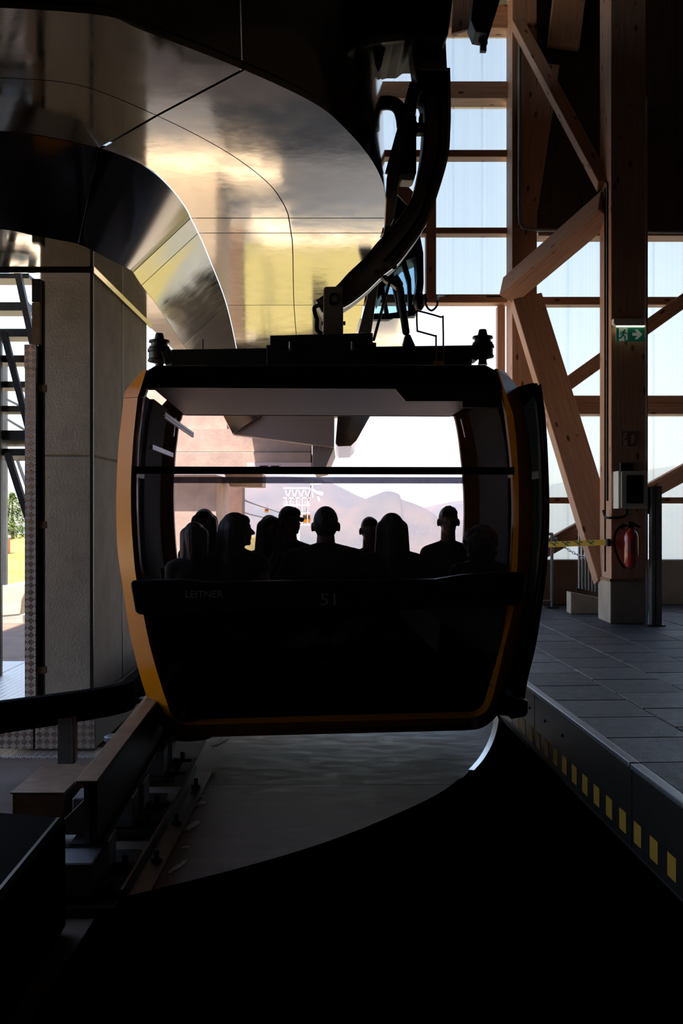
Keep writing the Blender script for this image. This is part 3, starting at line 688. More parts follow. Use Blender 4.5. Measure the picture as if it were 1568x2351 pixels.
# ================================================================ CONCRETE PIERS
def BS(lo, hi): return MB().bb((lo[0] * KS, lo[1] * KS, lo[2]), (hi[0] * KS, hi[1] * KS, hi[2]))
DP = 6.8 * KS
p1 = thing('concrete_pier', 'board-marked concrete pier left of the cabin, joint line at mid height', 'column', (-1.87 * KS, 7.7 * KS, 0))
obj('lower_lift', BS((-2.05, 6.8, .2), (-1.69, 8.7, zat(1047, DP))), M['concrete'], p1, bevel=.012, seg=1)
obj('upper_lift', BS((-2.05, 6.8, zat(1046, DP)), (-1.69, 8.7, 3.6)), M['concrete'], p1, bevel=.012, seg=1)
obj('corner_strip', BS((-1.706, 6.794, .2), (-1.684, 6.812, ZL - .01)), M['dark_steel'], p1)
obj('joint_line', BS((-1.692, 7.72, .2), (-1.687, 7.733, ZL - .01)), M['dark_steel'], p1)
obj('bracket', BS((-1.69, 7.93, zat(1092, 8 * KS)), (-1.60, 7.98, zat(1084, 8 * KS))), M['black_paint'], p1)
obj('bracket', BS((-1.69, 7.9, zat(1102, 8 * KS)), (-1.675, 7.98, zat(1080, 8 * KS))), M['black_paint'], p1)
obj('plinth', MB().bb((-2.24, 6.79, 0), (-1.69, 9.6, .2)), M['concrete'], p1)
obj('skirt_plate', MB().bb((-2.07, 6.77, 0), (-1.67, 6.788, .21)), M['tread_plate'], p1)
obj('skirt_plate', MB().bb((-1.688, 6.79, 0), (-1.668, 8.72, .21)), M['tread_plate_floor'], p1)
K2 = 1.5
def B2(lo, hi):
    return MB().bb(*[(p[0] * K2, p[1] * K2, p[2] if len(p) > 3 else CAMZ + (p[2] - CAMZ) * K2) for p in (lo, hi)])
p2 = thing('concrete_pier', 'pinkish concrete pier seen through the cabin windows with a wide head', 'column', (-1.75 * K2, 12.8 * K2, -.15))
obj('shaft', B2((-2.4, 12.0, -.15, 0), (-1.5, 13.5, zat(1090, 12))), M['concrete'], p2, bevel=.01)
obj('head_beam', B2((-2.6, 11.8, zat(1081, 11.8)), (-.36, 12.6, zat(1038, 11.8))), M['concrete'], p2, bevel=.01)
obj('upper_wall', B2((-2.6, 11.95, zat(1037, 11.95)), (-.37, 12.5, zat(985, 11.95))), M['concrete'], p2)
obj('upper_wall', B2((-2.6, 12.05, zat(984, 11.95)), (-1.38, 12.5, 3.22)), M['concrete'], p2)
D = 11.7 * K2
obj('soffit_box', MB().prism([P(567, 1062, D), P(715, 1062, D), P(715, 1080, D), P(567, 1080, D)], (0, .1, 0)), M['ceiling_panel'], p2)
for u in (605, 631):
    obj('clamp', MB().prism([P(u + a_, v, D - .03) for a_, v in [(-9, 1069), (9, 1069), (9, 1072), (5, 1072), (5, 1077), (0, 1077), (0, 1072), (-9, 1072)]], (0, .03, 0)), M['dark_steel'], p2)
obj('ledge', MB().prism([P(515, 1088, 12.6 * K2), P(602, 1088, 12.6 * K2), P(602, 1118, 12.6 * K2), P(528, 1117, 12.6 * K2)], (0, .9, 0)), M['concrete'], p2)
p3 = thing('concrete_pier', 'dark narrow pier behind the pinkish concrete pier, near the far cables', 'column', (xat(540, 21.5), 21.5, -.15))
obj('shaft', MB().bb((xat(520, 21.5), 21.5, -.15), (xat(556, 21.5), 22.1, zat(1116, 21.5))), M['pit_concrete'], p3)

# ================================================================ LEFT: guard rail, beam, boxes
gr = thing('guard_rail', 'thick black curved guard rail in front of the concrete pier', 'rail', (-2.1, 6.13, 0))
path = smooth_path([V((-3.6, 4.9, .35)), V((-2.75, 5.52, .35)), V((-2.09, 6.1, .35)), V((-1.52, 6.66, .35)), V((-1.47, 7.05, .35)), V((-1.49, 7.6, .35)), V((-1.60, 9.5, .35))], 6)
mb = MB(); rows = []
for i, p in enumerate(path):
    t = (path[min(i + 1, len(path) - 1)] - path[max(i - 1, 0)]).normalized(); n = V((t.y, -t.x, 0))
    rows.append([p + n * a_ * .035 + UP * b_ * .095 for a_, b_ in ((-1, -1), (1, -1), (1.25, 0), (1, 1), (-1, 1))])
vs = [q for r in rows for q in r]; K = 5
fs = [(i * K + k, i * K + (k + 1) % K, (i + 1) * K + (k + 1) % K, (i + 1) * K + k) for i in range(len(rows) - 1) for k in range(K)]
fs += [tuple(range(K - 1, -1, -1)), tuple((len(rows) - 1) * K + k for k in range(K))]
obj('band', mb.add(vs, fs), M['black_rubber'], gr)
def post(x, y):
    obj('post', MB().bb((x - .045, y - .04, 0), (x + .045, y + .04, .30)), M['rusty_steel'], gr, bevel=.006, seg=1)
post(-1.74, 6.40); post(-2.9, 5.42)
obj('post_plate', MB().bb((-1.785, 6.30, .0), (-1.70, 6.33, .3)), M['grey_steel'], gr)
be = thing('bumper_block', 'black rubber faced bumper block at the near left corner', 'bumper', (-1.5, 3, 0))
obj('block', MB().prism([V((-3.2, 1.0, 0)), V((-.96, 1.0, 0)), V((-1.06, 3.86, 0)), V((-1.62, 4.0, 0)), V((-3.2, 4.05, 0))], (0, 0, .425)), M['black_rubber'], be, bevel=.015)
obj('edge_strip', MB().beam(V((-1.0, 1.0, .427)), V((-1.085, 3.84, .427)), .012, .006), M['dark_steel'], be)
ib = thing('guide_beam', 'rusty topped steel I-beam running beside the pit under the cabin corner', 'beam', (-1.12, 5, 0))
b0, b1 = 4.32, 12.5
bx0 = lambda t: -.905 - .0 * t            # constant s in the building frame
def ib_box(s0, s1, z0, z1): return MB().bbb((s0, b0, z0), (s1, b1, z1))
sB = -.90
obj('top_flange', ib_box(sB - .05, sB + .045, .435, .452), M['rusty_steel'], ib, bevel=.003, seg=1)
obj('web', ib_box(sB - .012, sB + .012, .185, .435), M['grey_steel'], ib)
obj('side_plate', ib_box(sB + .02, sB + .045, .18, .435), M['dark_steel'], ib)
obj('bottom_flange', ib_box(sB - .07, sB + .07, .17, .185), M['dark_steel'], ib)
for k in range(2):
    obj('gusset', MB().prism([bld(sB - .19, b0 + .12 + k * .9, .185), bld(sB - .012, b0 + .12 + k * .9, .185), bld(sB - .012, b0 + .12 + k * .9, .36)], AX * .015), M['rusty_steel'], ib)
for t in (5.75, 6.9, 8.6):
    s = thing('bollard', None, 'bollard', bld(sB - .14, t, 0))
    tag(s, {5.75: 'short rusty bollard beside the near half of the guide beam', 6.9: 'short steel bollard by the guide beam below the guard rail', 8.6: 'short steel bollard at the far end of the guide beam behind the cabin'}[t])
    obj('stem', MB().lathe(bld(sB - .14, t, 0), [(.045, 0), (.045, .30)], 14), M['rusty_steel'], s, smooth=True)
    obj('head', MB().lathe(bld(sB - .14, t, 0), [(.058, .30), (.06, .305), (.058, .325), (.05, .33)], 14), M['grey_steel'], s, smooth=True)
# paired steel support boxes under the beam
def sup(t, s1, label):
    o = thing('support_box', label, 'box', bld(-1.0, t, 0), 'steel boxes carrying the guide beam')
    s0 = s1 - .30
    obj('base_plate', MB().bbb((s0 - .02, t - .08, 0), (-.73, t + .62, .018)), M['dark_steel'], o)
    obj('front_box', MB().bbb((s0, t, .018), (s1, t + .19, .17)), M['grey_steel'], o, bevel=.006, seg=1)
    obj('rear_box', MB().bbb((s0, t + .27, .018), (s1 + .015, t + .46, .17)), M['grey_steel'], o, bevel=.006, seg=1)
    for q in (.05, .36):
        c = bld(s1 + .07, t + q, .018)
        obj('bolt', MB().lathe(c, [(.03, 0), (.03, .018), (.014, .02), (.014, .06), (.001, .062)], 8), M['black_paint'], o)
        obj('clip', MB().box(c + UP * .012, (.12, .05, .02)), M['black_paint'], o)
sup(4.12, -.835, 'nearest pair of grey steel boxes carrying the end of the guide beam')
sup(5.06, -.825, 'middle pair of grey steel boxes carrying the guide beam')
sup(6.03, -.80, 'pair of grey steel boxes carrying the guide beam under the cabin corner')
bxx = thing('cross_box', 'wide dull metal box crossing left of the guide beam', 'box', (-1.4, 5.2, 0))
obj('body', MB().bb((-1.66, 5.04, 0), (-1.40, 5.60, .182)), M['rusty_steel'], bxx, bevel=.006, seg=1)
obj('lid', MB().bb((-1.665, 5.035, .182), (-1.395, 5.605, .19)), M['rusty_steel'], bxx)
obj('foot', MB().bb((-1.69, 5.03, 0), (-1.40, 5.06, .02)), M['dark_steel'], bxx)
an = thing('angle_rail', 'grey steel angle bolted along the slab edge beside the support boxes', 'rail', (-.88, 5, 0))
obj('flat_leg', MB().prism([V((-.895, 4.1, .0)), V((-.80, 4.1, .0)), V((-.79, 6.12, .0)), V((-.885, 6.12, .0))], (0, 0, .012)), M['grey_steel'], an)
obj('upright_leg', MB().prism([V((-.907, 4.1, .0)), V((-.895, 4.1, .0)), V((-.885, 6.12, .0)), V((-.897, 6.12, .0))], (0, 0, .055)), M['grey_steel'], an)
for y in (4.55, 5.1, 5.78):
    obj('bolt', MB().lathe((-.84, y, .012), [(.026, 0), (.026, .012), (.012, .014), (.012, .05), (.001, .052)], 8), M['black_paint'], an)

# ================================================================ LEFT: tread plate floor, clad post, steel stair tower
ld = thing('tread_platform', 'raised aluminium tread plate landing left of the concrete pier', 'platform', (-3, 8, 0))
for k in range(4):
    obj('plate', MB().bb((-2.25 - .7 * (k + 1) + .004, 6.9, .19), (-2.25 - .7 * k - .004, 9.4, .2)), M['tread_plate_floor'], ld)
    obj('skirt', MB().bb((-2.08 - .7 * (k + 1) + .004, 6.77, 0), (-2.08 - .7 * k - .004, 6.788, .2)), M['tread_plate'], ld)
for k in range(2):
    obj('floor_strip', MB().bb((-3.4 + k * .9, 6.60, -.02), (-2.52 + k * .9, 6.86, -.012)), M['tread_plate_floor'], ld)
cp = thing('clad_post', 'tall post clad in tread plate standing left of the concrete pier', 'post', (-2.2, 7.6, .2))
D = 7.1
x0, x1 = xat(57, D), xat(82, D)
obj('cladding', MB().bb((x0, D, .2), (x1, D + .1, zat(845, D))), M['tread_plate'], cp)
obj('cap_plate', MB().bb((x0 - .003, D - .004, zat(846, D)), (x1 + .003, D + .1, zat(791, D))), M['tread_plate'], cp)
obj('channel', MB().bb((x1, D + .06, .2), (xat(94, D), D + .1, zat(640, D))), M['black_paint'], cp)
obj('upper_board', MB().bb((xat(73, D), D, zat(790, D)), (xat(91, D), D + .05, zat(695, D))), M['rusty_steel'], cp)
obj('upper_board', MB().bb((xat(73, D), D, zat(693, D)), (xat(92, D), D + .05, zat(640, D))), M['dark_steel'], cp)
for v in (890, 1205, 1540):
    obj('tie', MB().bb((x1 - .01, D + .02, zat(v + 8, D)), (xat(96, D) + .02, D + .06, zat(v - 8, D))), M['rusty_steel'], cp)
st = thing('stair_tower', 'dark steel stair flights with serrated treads left of the clad post', 'stairs', (-2.6, 8.5, 0))
D = 8.6
def treads(vs_, x0, x1, d):
    for v, h in vs_:
        z0, z1 = zat(v + h, d), zat(v, d)
        o = obj('tread', MB().bb((xat(x0, d), d, z0), (xat(x1, d), d + .26, z1)), M['dark_steel'], st)
        obj('serration', MB().beam(V((xat(x0, d), d + .005, z1 + .004)), V((xat(x1, d), d + .005, z1 + .004)), .012, .010), M['dark_steel'], o)
treads([(630, 9), (696, 17), (757, 16), (818, 14), (878, 12), (934, 11)], -60, 66, D)
obj('landing', MB().bb((xat(-60, D), D, zat(1010, D)), (xat(60, D), D + .9, zat(988, D))), M['black_paint'], st)
obj('landing', MB().bb((xat(-60, D), D, zat(1046, D)), (xat(60, D), D + .9, zat(1030, D))), M['black_paint'], st)
obj('stringer', MB().beam(P(40, 620, D - .1), P(76, 790, D - .1), .05, .06, V((0, 1, 0))), M['dark_steel'], st)
obj('stringer', MB().beam(P(8, 760, D - .1), P(66, 985, D - .1), .05, .05, V((0, 1, 0))), M['black_paint'], st)
obj('stringer', MB().beam(P(17, 1040, D - .1), P(68, 1200, D - .1), .05, .055, V((0, 1, 0))), M['black_paint'], st)
obj('upright', MB().bb((xat(-4, D), D - .05, .2), (xat(6, D), D, zat(770, D))), M['dark_steel'], st)
obj('back_upright', MB().bb((xat(6, 9.6), 9.6, .9), (xat(14, 9.6), 9.65, zat(830, 9.6))), M['galvanised'], st)
for a_, b_ in (((12, 875), (60, 900)), ((12, 915), (62, 940)), ((12, 960), (62, 990)), ((34, 1040), (66, 1130))):
    obj('back_strut', MB().beam(P(*a_, 9.6), P(*b_, 9.6), .02, .045, V((0, 1, 0))), M['galvanised'], st)
obj('crumpled_duct', MB().slab([V((xat(-40, 8.2), 8.2 + .05 * (k % 2), zat(522 + 14 * k, 8.2))) for k in range(8)], [V((xat(75, 8.2), 8.2 + .05 * ((k + 1) % 2), zat(528 + 13 * k, 8.2))) for k in range(8)], (0, .02, 0)), M['steel_soffit'], st)
# grey block with beam outside
gb = thing('loading_ramp', 'grey weathered concrete ramp on a steel edge beam outside at left', 'ramp', P(20, 1440, 15.2))
D = 15.2
obj('slab', MB().prism([P(-90, 1365, D), P(40, 1340, D), P(58, 1340, D), P(58, 1362, D), P(50, 1380, D), P(47, 1412, D), P(-90, 1424, D)], (0, 1.6, 0)), M['concrete'], gb, bevel=.02)
obj('edge_beam', MB().prism([P(-90, 1426, D - .06), P(53, 1413, D - .06), P(52, 1433, D - .06), P(-90, 1450, D - .06)], (0, .1, 0)), M['galvanised'], gb)
obj('leg', MB().bb((xat(-6, D), D, -.02), (xat(10, D), D + .15, zat(1440, D))), M['black_paint'], gb)
# ================================================================ GONDOLA CABIN
C0 = P(745, 1175, 6.0)
def RL(u, v, yo=0.0):
    """local cabin coordinates (x right, z up) of the point at pixel u,v on the cross-section yo behind the tail"""
    o = V((0, 0, CAMZ)); r = V(((u - 784) / F, 1, -(v - 1175.5) / F))
    q = C0 + AX * yo; k = (q - o).dot(AX) / r.dot(AX); p = o + r * k
    return ((p - q).dot(AXR), yo, p.z)
def LW(x, y, z): 
    q = C0 + AXR * x + AX * y; q.z = z; return q
def RP(u, v, yo=0.0): return LW(*RL(u, v, yo))
CL = 1.95
cab = thing('gondola_cabin', 'yellow framed dark gondola cabin full of passengers with open door at right', 'cable car', LW(0, .97, .26), None)
# frame cross-sections traced at the tail: (outer silhouette, ridge, inner edge)
LEFT = [((331, 848), (336, 849), (346, 850)), ((291, 893), (322, 895), (336, 896)), ((284, 914), (316, 912), (329, 912)), ((278, 968), (310, 968), (322, 968)), ((273, 1012), (306, 1012), (317, 1012)), ((268, 1095), (301, 1095), (313.5, 1095)),
        ((267, 1180), (301, 1180), (314, 1180)), ((270, 1265), (306, 1265), (318.5, 1265)), ((279, 1330), (313, 1330), (326, 1330)), ((292, 1420), (331, 1420), (342, 1420)), ((306, 1490), (346, 1490), (359, 1490)), ((324, 1560), (366, 1560), (378, 1560)),
        ((344, 1622), (386, 1622), (397, 1618))]
CORL = [((344, 1622), (386, 1622), (397, 1618)), ((356, 1648), (393, 1640), (402, 1636)), ((376, 1672), (405, 1655), (412, 1645)), ((408, 1688), (424, 1663), (426, 1650)), ((440, 1693), (446, 1664), (446, 1650))]
BOT = [((440, 1693), (446, 1664), (446, 1650)), ((760, 1685), (760, 1656), (760, 1641)), ((1070, 1677), (1075, 1648), (1075, 1633))]
CORR = [((1070, 1677), (1075, 1648), (1075, 1633)), ((1098, 1674), (1100, 1643), (1092, 1630)), ((1122, 1662), (1118, 1630), (1108, 1615)), ((1143, 1640), (1130, 1604), (1117, 1588)), ((1154, 1612), (1137, 1578), (1122, 1570))]
RIGHT = [((1154, 1612), (1137, 1578), (1122, 1570)), ((1185, 1490), (1157, 1490), (1146, 1490)), ((1206, 1392), (1180, 1392), (1164, 1392)), ((1219, 1310), (1187, 1310), (1173, 1310)), ((1222, 1180), (1191, 1180), (1179, 1180)), ((1220, 1070), (1189, 1070), (1175, 1070)), ((1213, 1000), (1184, 1000), (1168, 1000)),
         ((1203, 950), (1178, 950), (1162, 950)), ((1189, 893), (1158, 893), (1151, 893)), ((1158, 851), (1143, 846), (1137, 846))]
def sweep(tri, depth=.30, k=4):
    O = smooth_path([V(RL(*a_, .26)) for a_, b_, c_ in tri], k); R = smooth_path([V(RL(*b_, .0)) for a_, b_, c_ in tri], k); I = smooth_path([V(RL(*c_, .05)) for a_, b_, c_ in tri], k)
    return O, R, I
def frame_piece(tri, front=False, gap=.0015):
    O, R, I = sweep(tri); rows = []
    for i, (o, r, n) in enumerate(zip(O, R, I)):
        cen = V((0, 0, 1.35)); oi = V((o.x, 0, o.z)); ni = V((n.x, 0, n.z)); dirv = (ni - oi).normalized()
        b = o + dirv * .05
        prof = [o, r, n, V((n.x, .11, n.z)), V((b.x, .30, b.z)), V((o.x, .34, o.z))]
        if front: prof = [V((p.x, CL - p.y, p.z)) for p in prof]
        rows.append([LW(*p) for p in prof])
    for e, f in ((0, 1), (-1, -2)):
        rows[e] = [a_ + (b_ - a_).normalized() * gap for a_, b_ in zip(rows[e], rows[f])]
    K = 6; vs = [q for r in rows for q in r]
    fs = [(i * K + k, i * K + (k + 1) % K, (i + 1) * K + (k + 1) % K, (i + 1) * K + k) for i in range(len(rows) - 1) for k in range(K)]
    fs += [tuple(range(K - 1, -1, -1)), tuple((len(rows) - 1) * K + k for k in range(K))]
    return MB().add(vs, fs)
for tri in (LEFT[:3], LEFT[2:], CORL, BOT, CORR, RIGHT[:8], RIGHT[7:]):
    obj('tail_frame', frame_piece(tri), M['yellow_paint'], cab, smooth=25)
for tri in (LEFT, CORL, BOT, CORR, RIGHT):
    obj('nose_frame', frame_piece(tri, True), M['yellow_paint'], cab, smooth=25)
# outlines in local coords
inner = [V(RL(*c_, .05)) for a_, b_, c_ in LEFT[:-1] + CORL[:-1] + BOT[:-1] + CORR[:-1] + RIGHT]
outer = [V(RL(*a_, .26)) for a_, b_, c_ in LEFT[:-1] + CORL[:-1] + BOT[:-1] + CORR[:-1] + RIGHT]
def xs_at(z, prof):
    """left and right x of an outline at height z"""
    l = r = None
    for p, q in zip(prof, prof[1:]):
        if (p.z - z) * (q.z - z) <= 0 and abs(p.z - q.z) > 1e-6:
            x = p.x + (q.x - p.x) * (z - p.z) / (q.z - p.z)
            if x < 0: l = x if l is None else min(l, x)
            else: r = x if r is None else max(r, x)
    if l is None: l = min((p for p in prof if p.x < 0), key=lambda p: abs(p.z - z)).x
    if r is None: r = min((p for p in prof if p.x > 0), key=lambda p: abs(p.z - z)).x
    return l, r
zloc = lambda v, yo=0.05: RL(745, v, yo)[2]
zB, zT = zloc(1642), zloc(850)
z_belt0, z_belt1 = zloc(1408, -.03), zloc(1330, -.03)
def pane(za, zb, yo, th=.006, n=10, prof=inner, grow=.008):
    zs = [za + (zb - za) * k / n for k in range(n + 1)]; L_ = []; R_ = []
    for z in zs:
        l, r = xs_at(min(max(z, zB + .002), zT - .004), prof)
        L_.append(V((l - grow, yo, z))); R_.append(V((r + grow, yo, z)))
    pts = [LW(*p) for p in L_] + [LW(*p) for p in reversed(R_)]
    return MB().prism(pts, AX * th)
zc = zloc(1610)
def rounded_pane(yo, th):
    """lower tail pane: follows the rounded inner outline"""
    pts = [LW(p.x, yo, p.z) for p in inner if p.z < z_belt0 + .05]
    return MB().prism(pts, AX * th)
lowp = obj('lower_pane', rounded_pane(.045, .008), M['dark_glass'], cab)
zw0, zw1 = zloc(1330), zloc(892)
rw = obj('tail_window', pane(z_belt0 + .02, zloc(1087), .05), M['cabin_glass'], cab)
rw2 = obj('tail_window', pane(zloc(1087), zloc(885), .05), M['cabin_glass'], cab)
def barz(v0, v1, yo, th, prof=inner, name='window_bar'):
    return obj(name, pane(zloc(v1), zloc(v0), yo, th, 2), M['black_paint'], cab)
barz(1072, 1089, .03, .03)
hd = obj('header', pane(zloc(893), zloc(851), .03, .12, 4), M['black_paint'], cab)
obj('header_drop', MB().prism([RP(u, v, .06) for u, v in [(905, 890), (932, 921), (1062, 921), (1062, 935), (1152, 935), (1152, 890)]], AX * .06), M['black_paint'], cab)
# belt panel with the lettering
bp = [(299, 1340), (303, 1333), (430, 1330), (470, 1336), (760, 1332), (1000, 1330), (1060, 1320), (1120, 1315), (1200, 1314), (1208, 1320), (1206, 1345), (1200, 1380), (1193, 1389), (1165, 1391), (760, 1402), (345, 1412), (318, 1411), (310, 1404)]
belt = obj('belt_panel', MB().prism([RP(u, v, -.035) for u, v in bp], AX * .085), M['black_paint'], cab, bevel=.012)
def text(s, u, v, h_px, w_px, yo, m, parent, name, shear=0.0, rot=0.0):
    cu = bpy.data.curves.new('t', 'FONT'); cu.body = s; cu.extrude = .0; cu.shear = shear; cu.resolution_u = 2
    o = bpy.data.objects.new('t', cu); COL.objects.link(o); bpy.context.view_layer.update()
    me = bpy.data.meshes.new_from_object(o.evaluated_get(bpy.context.evaluated_depsgraph_get())); bpy.data.objects.remove(o)
    xs_ = [q.co.x for q in me.vertices]; ys_ = [q.co.y for q in me.vertices]
    s_ = 6.0 / F; L0 = LOC[parent.name]; c = RP(u, v, yo)
    cr, sr = math.cos(rot), math.sin(rot)
    for q in me.vertices:
        x = ((q.co.x - min(xs_)) / (max(xs_) - min(xs_)) - .5) * w_px * s_; y = ((q.co.y - min(ys_)) / (max(ys_) - min(ys_)) - .5) * h_px * s_
        q.co = c + AXR * (x * cr - y * sr) + UP * (x * sr + y * cr) - L0
    me.materials.append(M[m]); o = bpy.data.objects.new(name, me); return finish(o, name, parent)
text('LEITNER', 469, 1364, 15, 84, -.0365, 'silver_print', belt, 'maker_lettering', rot=.01)
text('51', 753, 1376, 27, 34, -.0365, 'silver_print', belt, 'cabin_number', rot=.01)
text('pininfarina', 1041, 1350, 15, 82, -.0365, 'faint_print', belt, 'script_lettering', shear=.45, rot=.01)['label'] = 'faint slanted script'
text('OBERSTDORF', 774, 1521, 17, 172, .043, 'faint_print', lowp, 'place_lettering', rot=.012)
k_ = 630, 1390, 270 / 1568
EAG = [[(90, 520), (220, 470), (350, 378), (500, 345), (700, 292), (590, 345), (560, 390), (555, 455), (610, 430), (690, 432), (740, 440), (800, 380), (860, 255), (960, 215), (1130, 165), (1250, 105), (1225, 140), (1330, 98), (1270, 150), (1385, 135), (1290, 172), (1380, 185), (1275, 200), (1390, 225), (1270, 225), (1375, 265), (1260, 262), (1200, 300), (1090, 385), (1040, 375), (980, 430), (900, 520), (850, 540), (790, 500), (745, 455), (640, 500), (555, 540), (510, 500), (470, 520), (380, 575), (310, 555), (295, 600), (285, 560), (245, 605), (255, 555), (190, 605), (225, 545), (125, 600), (205, 525), (100, 560), (195, 505)]]
obj('eagle_emblem', MB().prism([RP(k_[0] + x * k_[2], k_[1] + y * k_[2], .0435) for x, y in EAG[0]], AX * -.001), M['emblem_print'], lowp)['label'] = 'grey soaring eagle emblem'
# roof shell, floor, side walls with windows
roof_z = zloc(847); 
def arc(z): return xs_at(z, outer)
obj('roof', MB().prism([LW(x, .03, z) for x, z in [(RL(336, 850, .1)[0], zT - .02), (RL(360, 843, .1)[0], zloc(842)), (RL(745, 838, .1)[0], zloc(838)), (RL(1110, 833, .1)[0], zloc(836)), (RL(1140, 845, .1)[0], zT - .005), (RL(1140, 870, .1)[0], zT - .10), (RL(345, 880, .1)[0], zT - .10)]], AX * (CL - .06)), M['black_paint'], cab, bevel=.012)
l, r = xs_at(zloc(1560), inner)
obj('cabin_floor', MB().prism([LW(l + .03, .1, .38), LW(r - .03, .1, .38), LW(r - .03, CL - .1, .38), LW(l + .03, CL - .1, .38)], (0, 0, .03)), M['seat_black'], cab)
obj('underbody', MB().prism([LW(l + .10, .15, .26), LW(r - .10, .15, .26), LW(r - .10, CL - .15, .26), LW(l + .10, CL - .15, .26)], (0, 0, .12)), M['black_paint'], cab)
cz = 2.475; xr_ = .37
obj('ceiling_panel', MB().prism([LW(-1.04, .2, cz), LW(xr_ - .12, .2, cz), LW(xr_ - .12, CL - .1, cz), LW(-1.04, CL - .1, cz)], (0, 0, .02)), M['ceiling_panel'], cab)
obj('ceiling_step', MB().slab([LW(xr_ - .12, .2, cz), LW(xr_ - .12, CL - .1, cz)], [LW(xr_, .2, cz - .075), LW(xr_, CL - .1, cz - .075)], (0, 0, .02)), M['ceiling_panel'], cab)
obj('ceiling_panel', MB().prism([LW(xr_, .2, cz - .075), LW(1.03, .2, cz - .075), LW(1.03, CL - .1, cz - .075), LW(xr_, CL - .1, cz - .075)], (0, 0, .02)), M['ceiling_panel'], cab)
obj('ceiling_slot', MB().prism([LW(.02, .3, cz - .003), LW(.04, .3, cz - .003), LW(.04, CL - .2, cz - .003), LW(.02, CL - .2, cz - .003)], (0, 0, .004)), M['black_paint'], cab)
for x_, y_, w_, in ((-.42, 1.3, .07), (-.20, 1.32, .07), (.24, 1.35, .03), (.36, 1.35, .02), (-.02, 1.4, .015)):
    obj('ceiling_vent', MB().prism([LW(x_ - w_, y_, cz - .004), LW(x_ + w_, y_, cz - .004), LW(x_ + w_, y_ + .03, cz - .004), LW(x_ - w_, y_ + .03, cz - .004)], (0, 0, .004)), M['dark_steel'], cab)
def side(sgn, y0, y1, za, zb, m, name, off=.03, th=.02, n=8):
    A = []; B = []
    for k in range(n + 1):
        z = za + (zb - za) * k / n; l, r = xs_at(z, outer); x = (l + off) if sgn < 0 else (r - off)
        A.append(LW(x, y0, z)); B.append(LW(x, y1, z))
    return obj(name, MB().slab(A, B, AXR * (-sgn) * th), M[m], cab, smooth=30)
zs0, zs1 = .34, zT - .09
zsill = zloc(1335)
for sgn in (-1, 1):
    side(sgn, .34, CL - .34, zs0, zsill, 'seat_black', 'side_panel', .035)
    side(sgn, .85 if sgn < 0 else .60, CL - .30, zsill, zs1, 'seat_black', 'side_pillar', .05, .03)
    side(sgn, .30, .90, zsill, zs1, 'cabin_glass', 'side_window', .045, .006)
    side(sgn, .30, CL - .30, zloc(1090), zloc(1070), 'black_paint', 'side_bar', .05, .03, 2)
    # vent window flap hinges and stay bars
    side(sgn, .30, .34, zloc(958), zloc(905), 'white_trim', 'hinge_plate', .055, .012, 2)
    side(sgn, 1.60, 1.64, zloc(958), zloc(905), 'white_trim', 'hinge_plate', .145, .012, 2)
for za, zb, w_ in ((940, 958, .02), (948, 966, .012)):
    p, q = LW(-1.00, .34, zloc(za)), LW(-.95, 1.6, zloc(za) - .03)
    obj('vent_stay', MB().beam(p, q, .015, w_), M['white_trim'], cab)
p, q = LW(-1.08, .34, zloc(1020)), LW(-1.02, .9, zloc(1020) - .02)
obj('vent_stay', MB().beam(p, q, .02, .03), M['grey_steel'], cab)
# nose: window, bars, pillars, lower panel
def npane(za, zb, yo, th, m, name, gr=.008): return obj(name, pane(za, zb, CL - yo, th), M[m], cab)
npane(zloc(1395), zT - .09, .06, .006, 'cabin_glass', 'nose_window')
obj('nose_bar', pane(zloc(1090), zloc(1071), CL - .08, .02, 2), M['smoked_glass'], cab)
obj('nose_lower_panel', MB().prism([LW(p.x, CL - .05, p.z) for p in inner if p.z < zloc(1345)], AX * -.01), M['black_paint'], cab)
obj('nose_header', pane(zT - .10, zT, CL - .12, .06, 2), M['black_paint'], cab)
# benches
for y_, yb in ((.14, .10), (CL - .60, CL - .17)):
    l, r = xs_at(.80, inner)
    bn = obj('bench_seat', MB().prism([LW(l + .07, y_, .76), LW(r - .30, y_, .76), LW(r - .30, y_ + .46, .76), LW(l + .07, y_ + .46, .76)], (0, 0, .06)), M['seat_black'], cab, bevel=.02)
    obj('bench_back', MB().prism([LW(l + .02, yb, .80), LW(r - .05, yb, .80), LW(r - .02, yb, zsill - .02), LW(l - .02, yb, zsill - .02)], AX * .035), M['seat_black'], cab, bevel=.01)
    obj('bench_leg', MB().prism([LW(-.6, y_ + .1, .41), LW(-.5, y_ + .1, .41), LW(-.5, y_ + .3, .41), LW(-.6, y_ + .3, .41)], (0, 0, .36)).prism([LW(.4, y_ + .1, .41), LW(.5, y_ + .1, .41), LW(.5, y_ + .3, .41), LW(.4, y_ + .3, .41)], (0, 0, .36)), M['dark_steel'], cab)['kind'] = 'stuff'
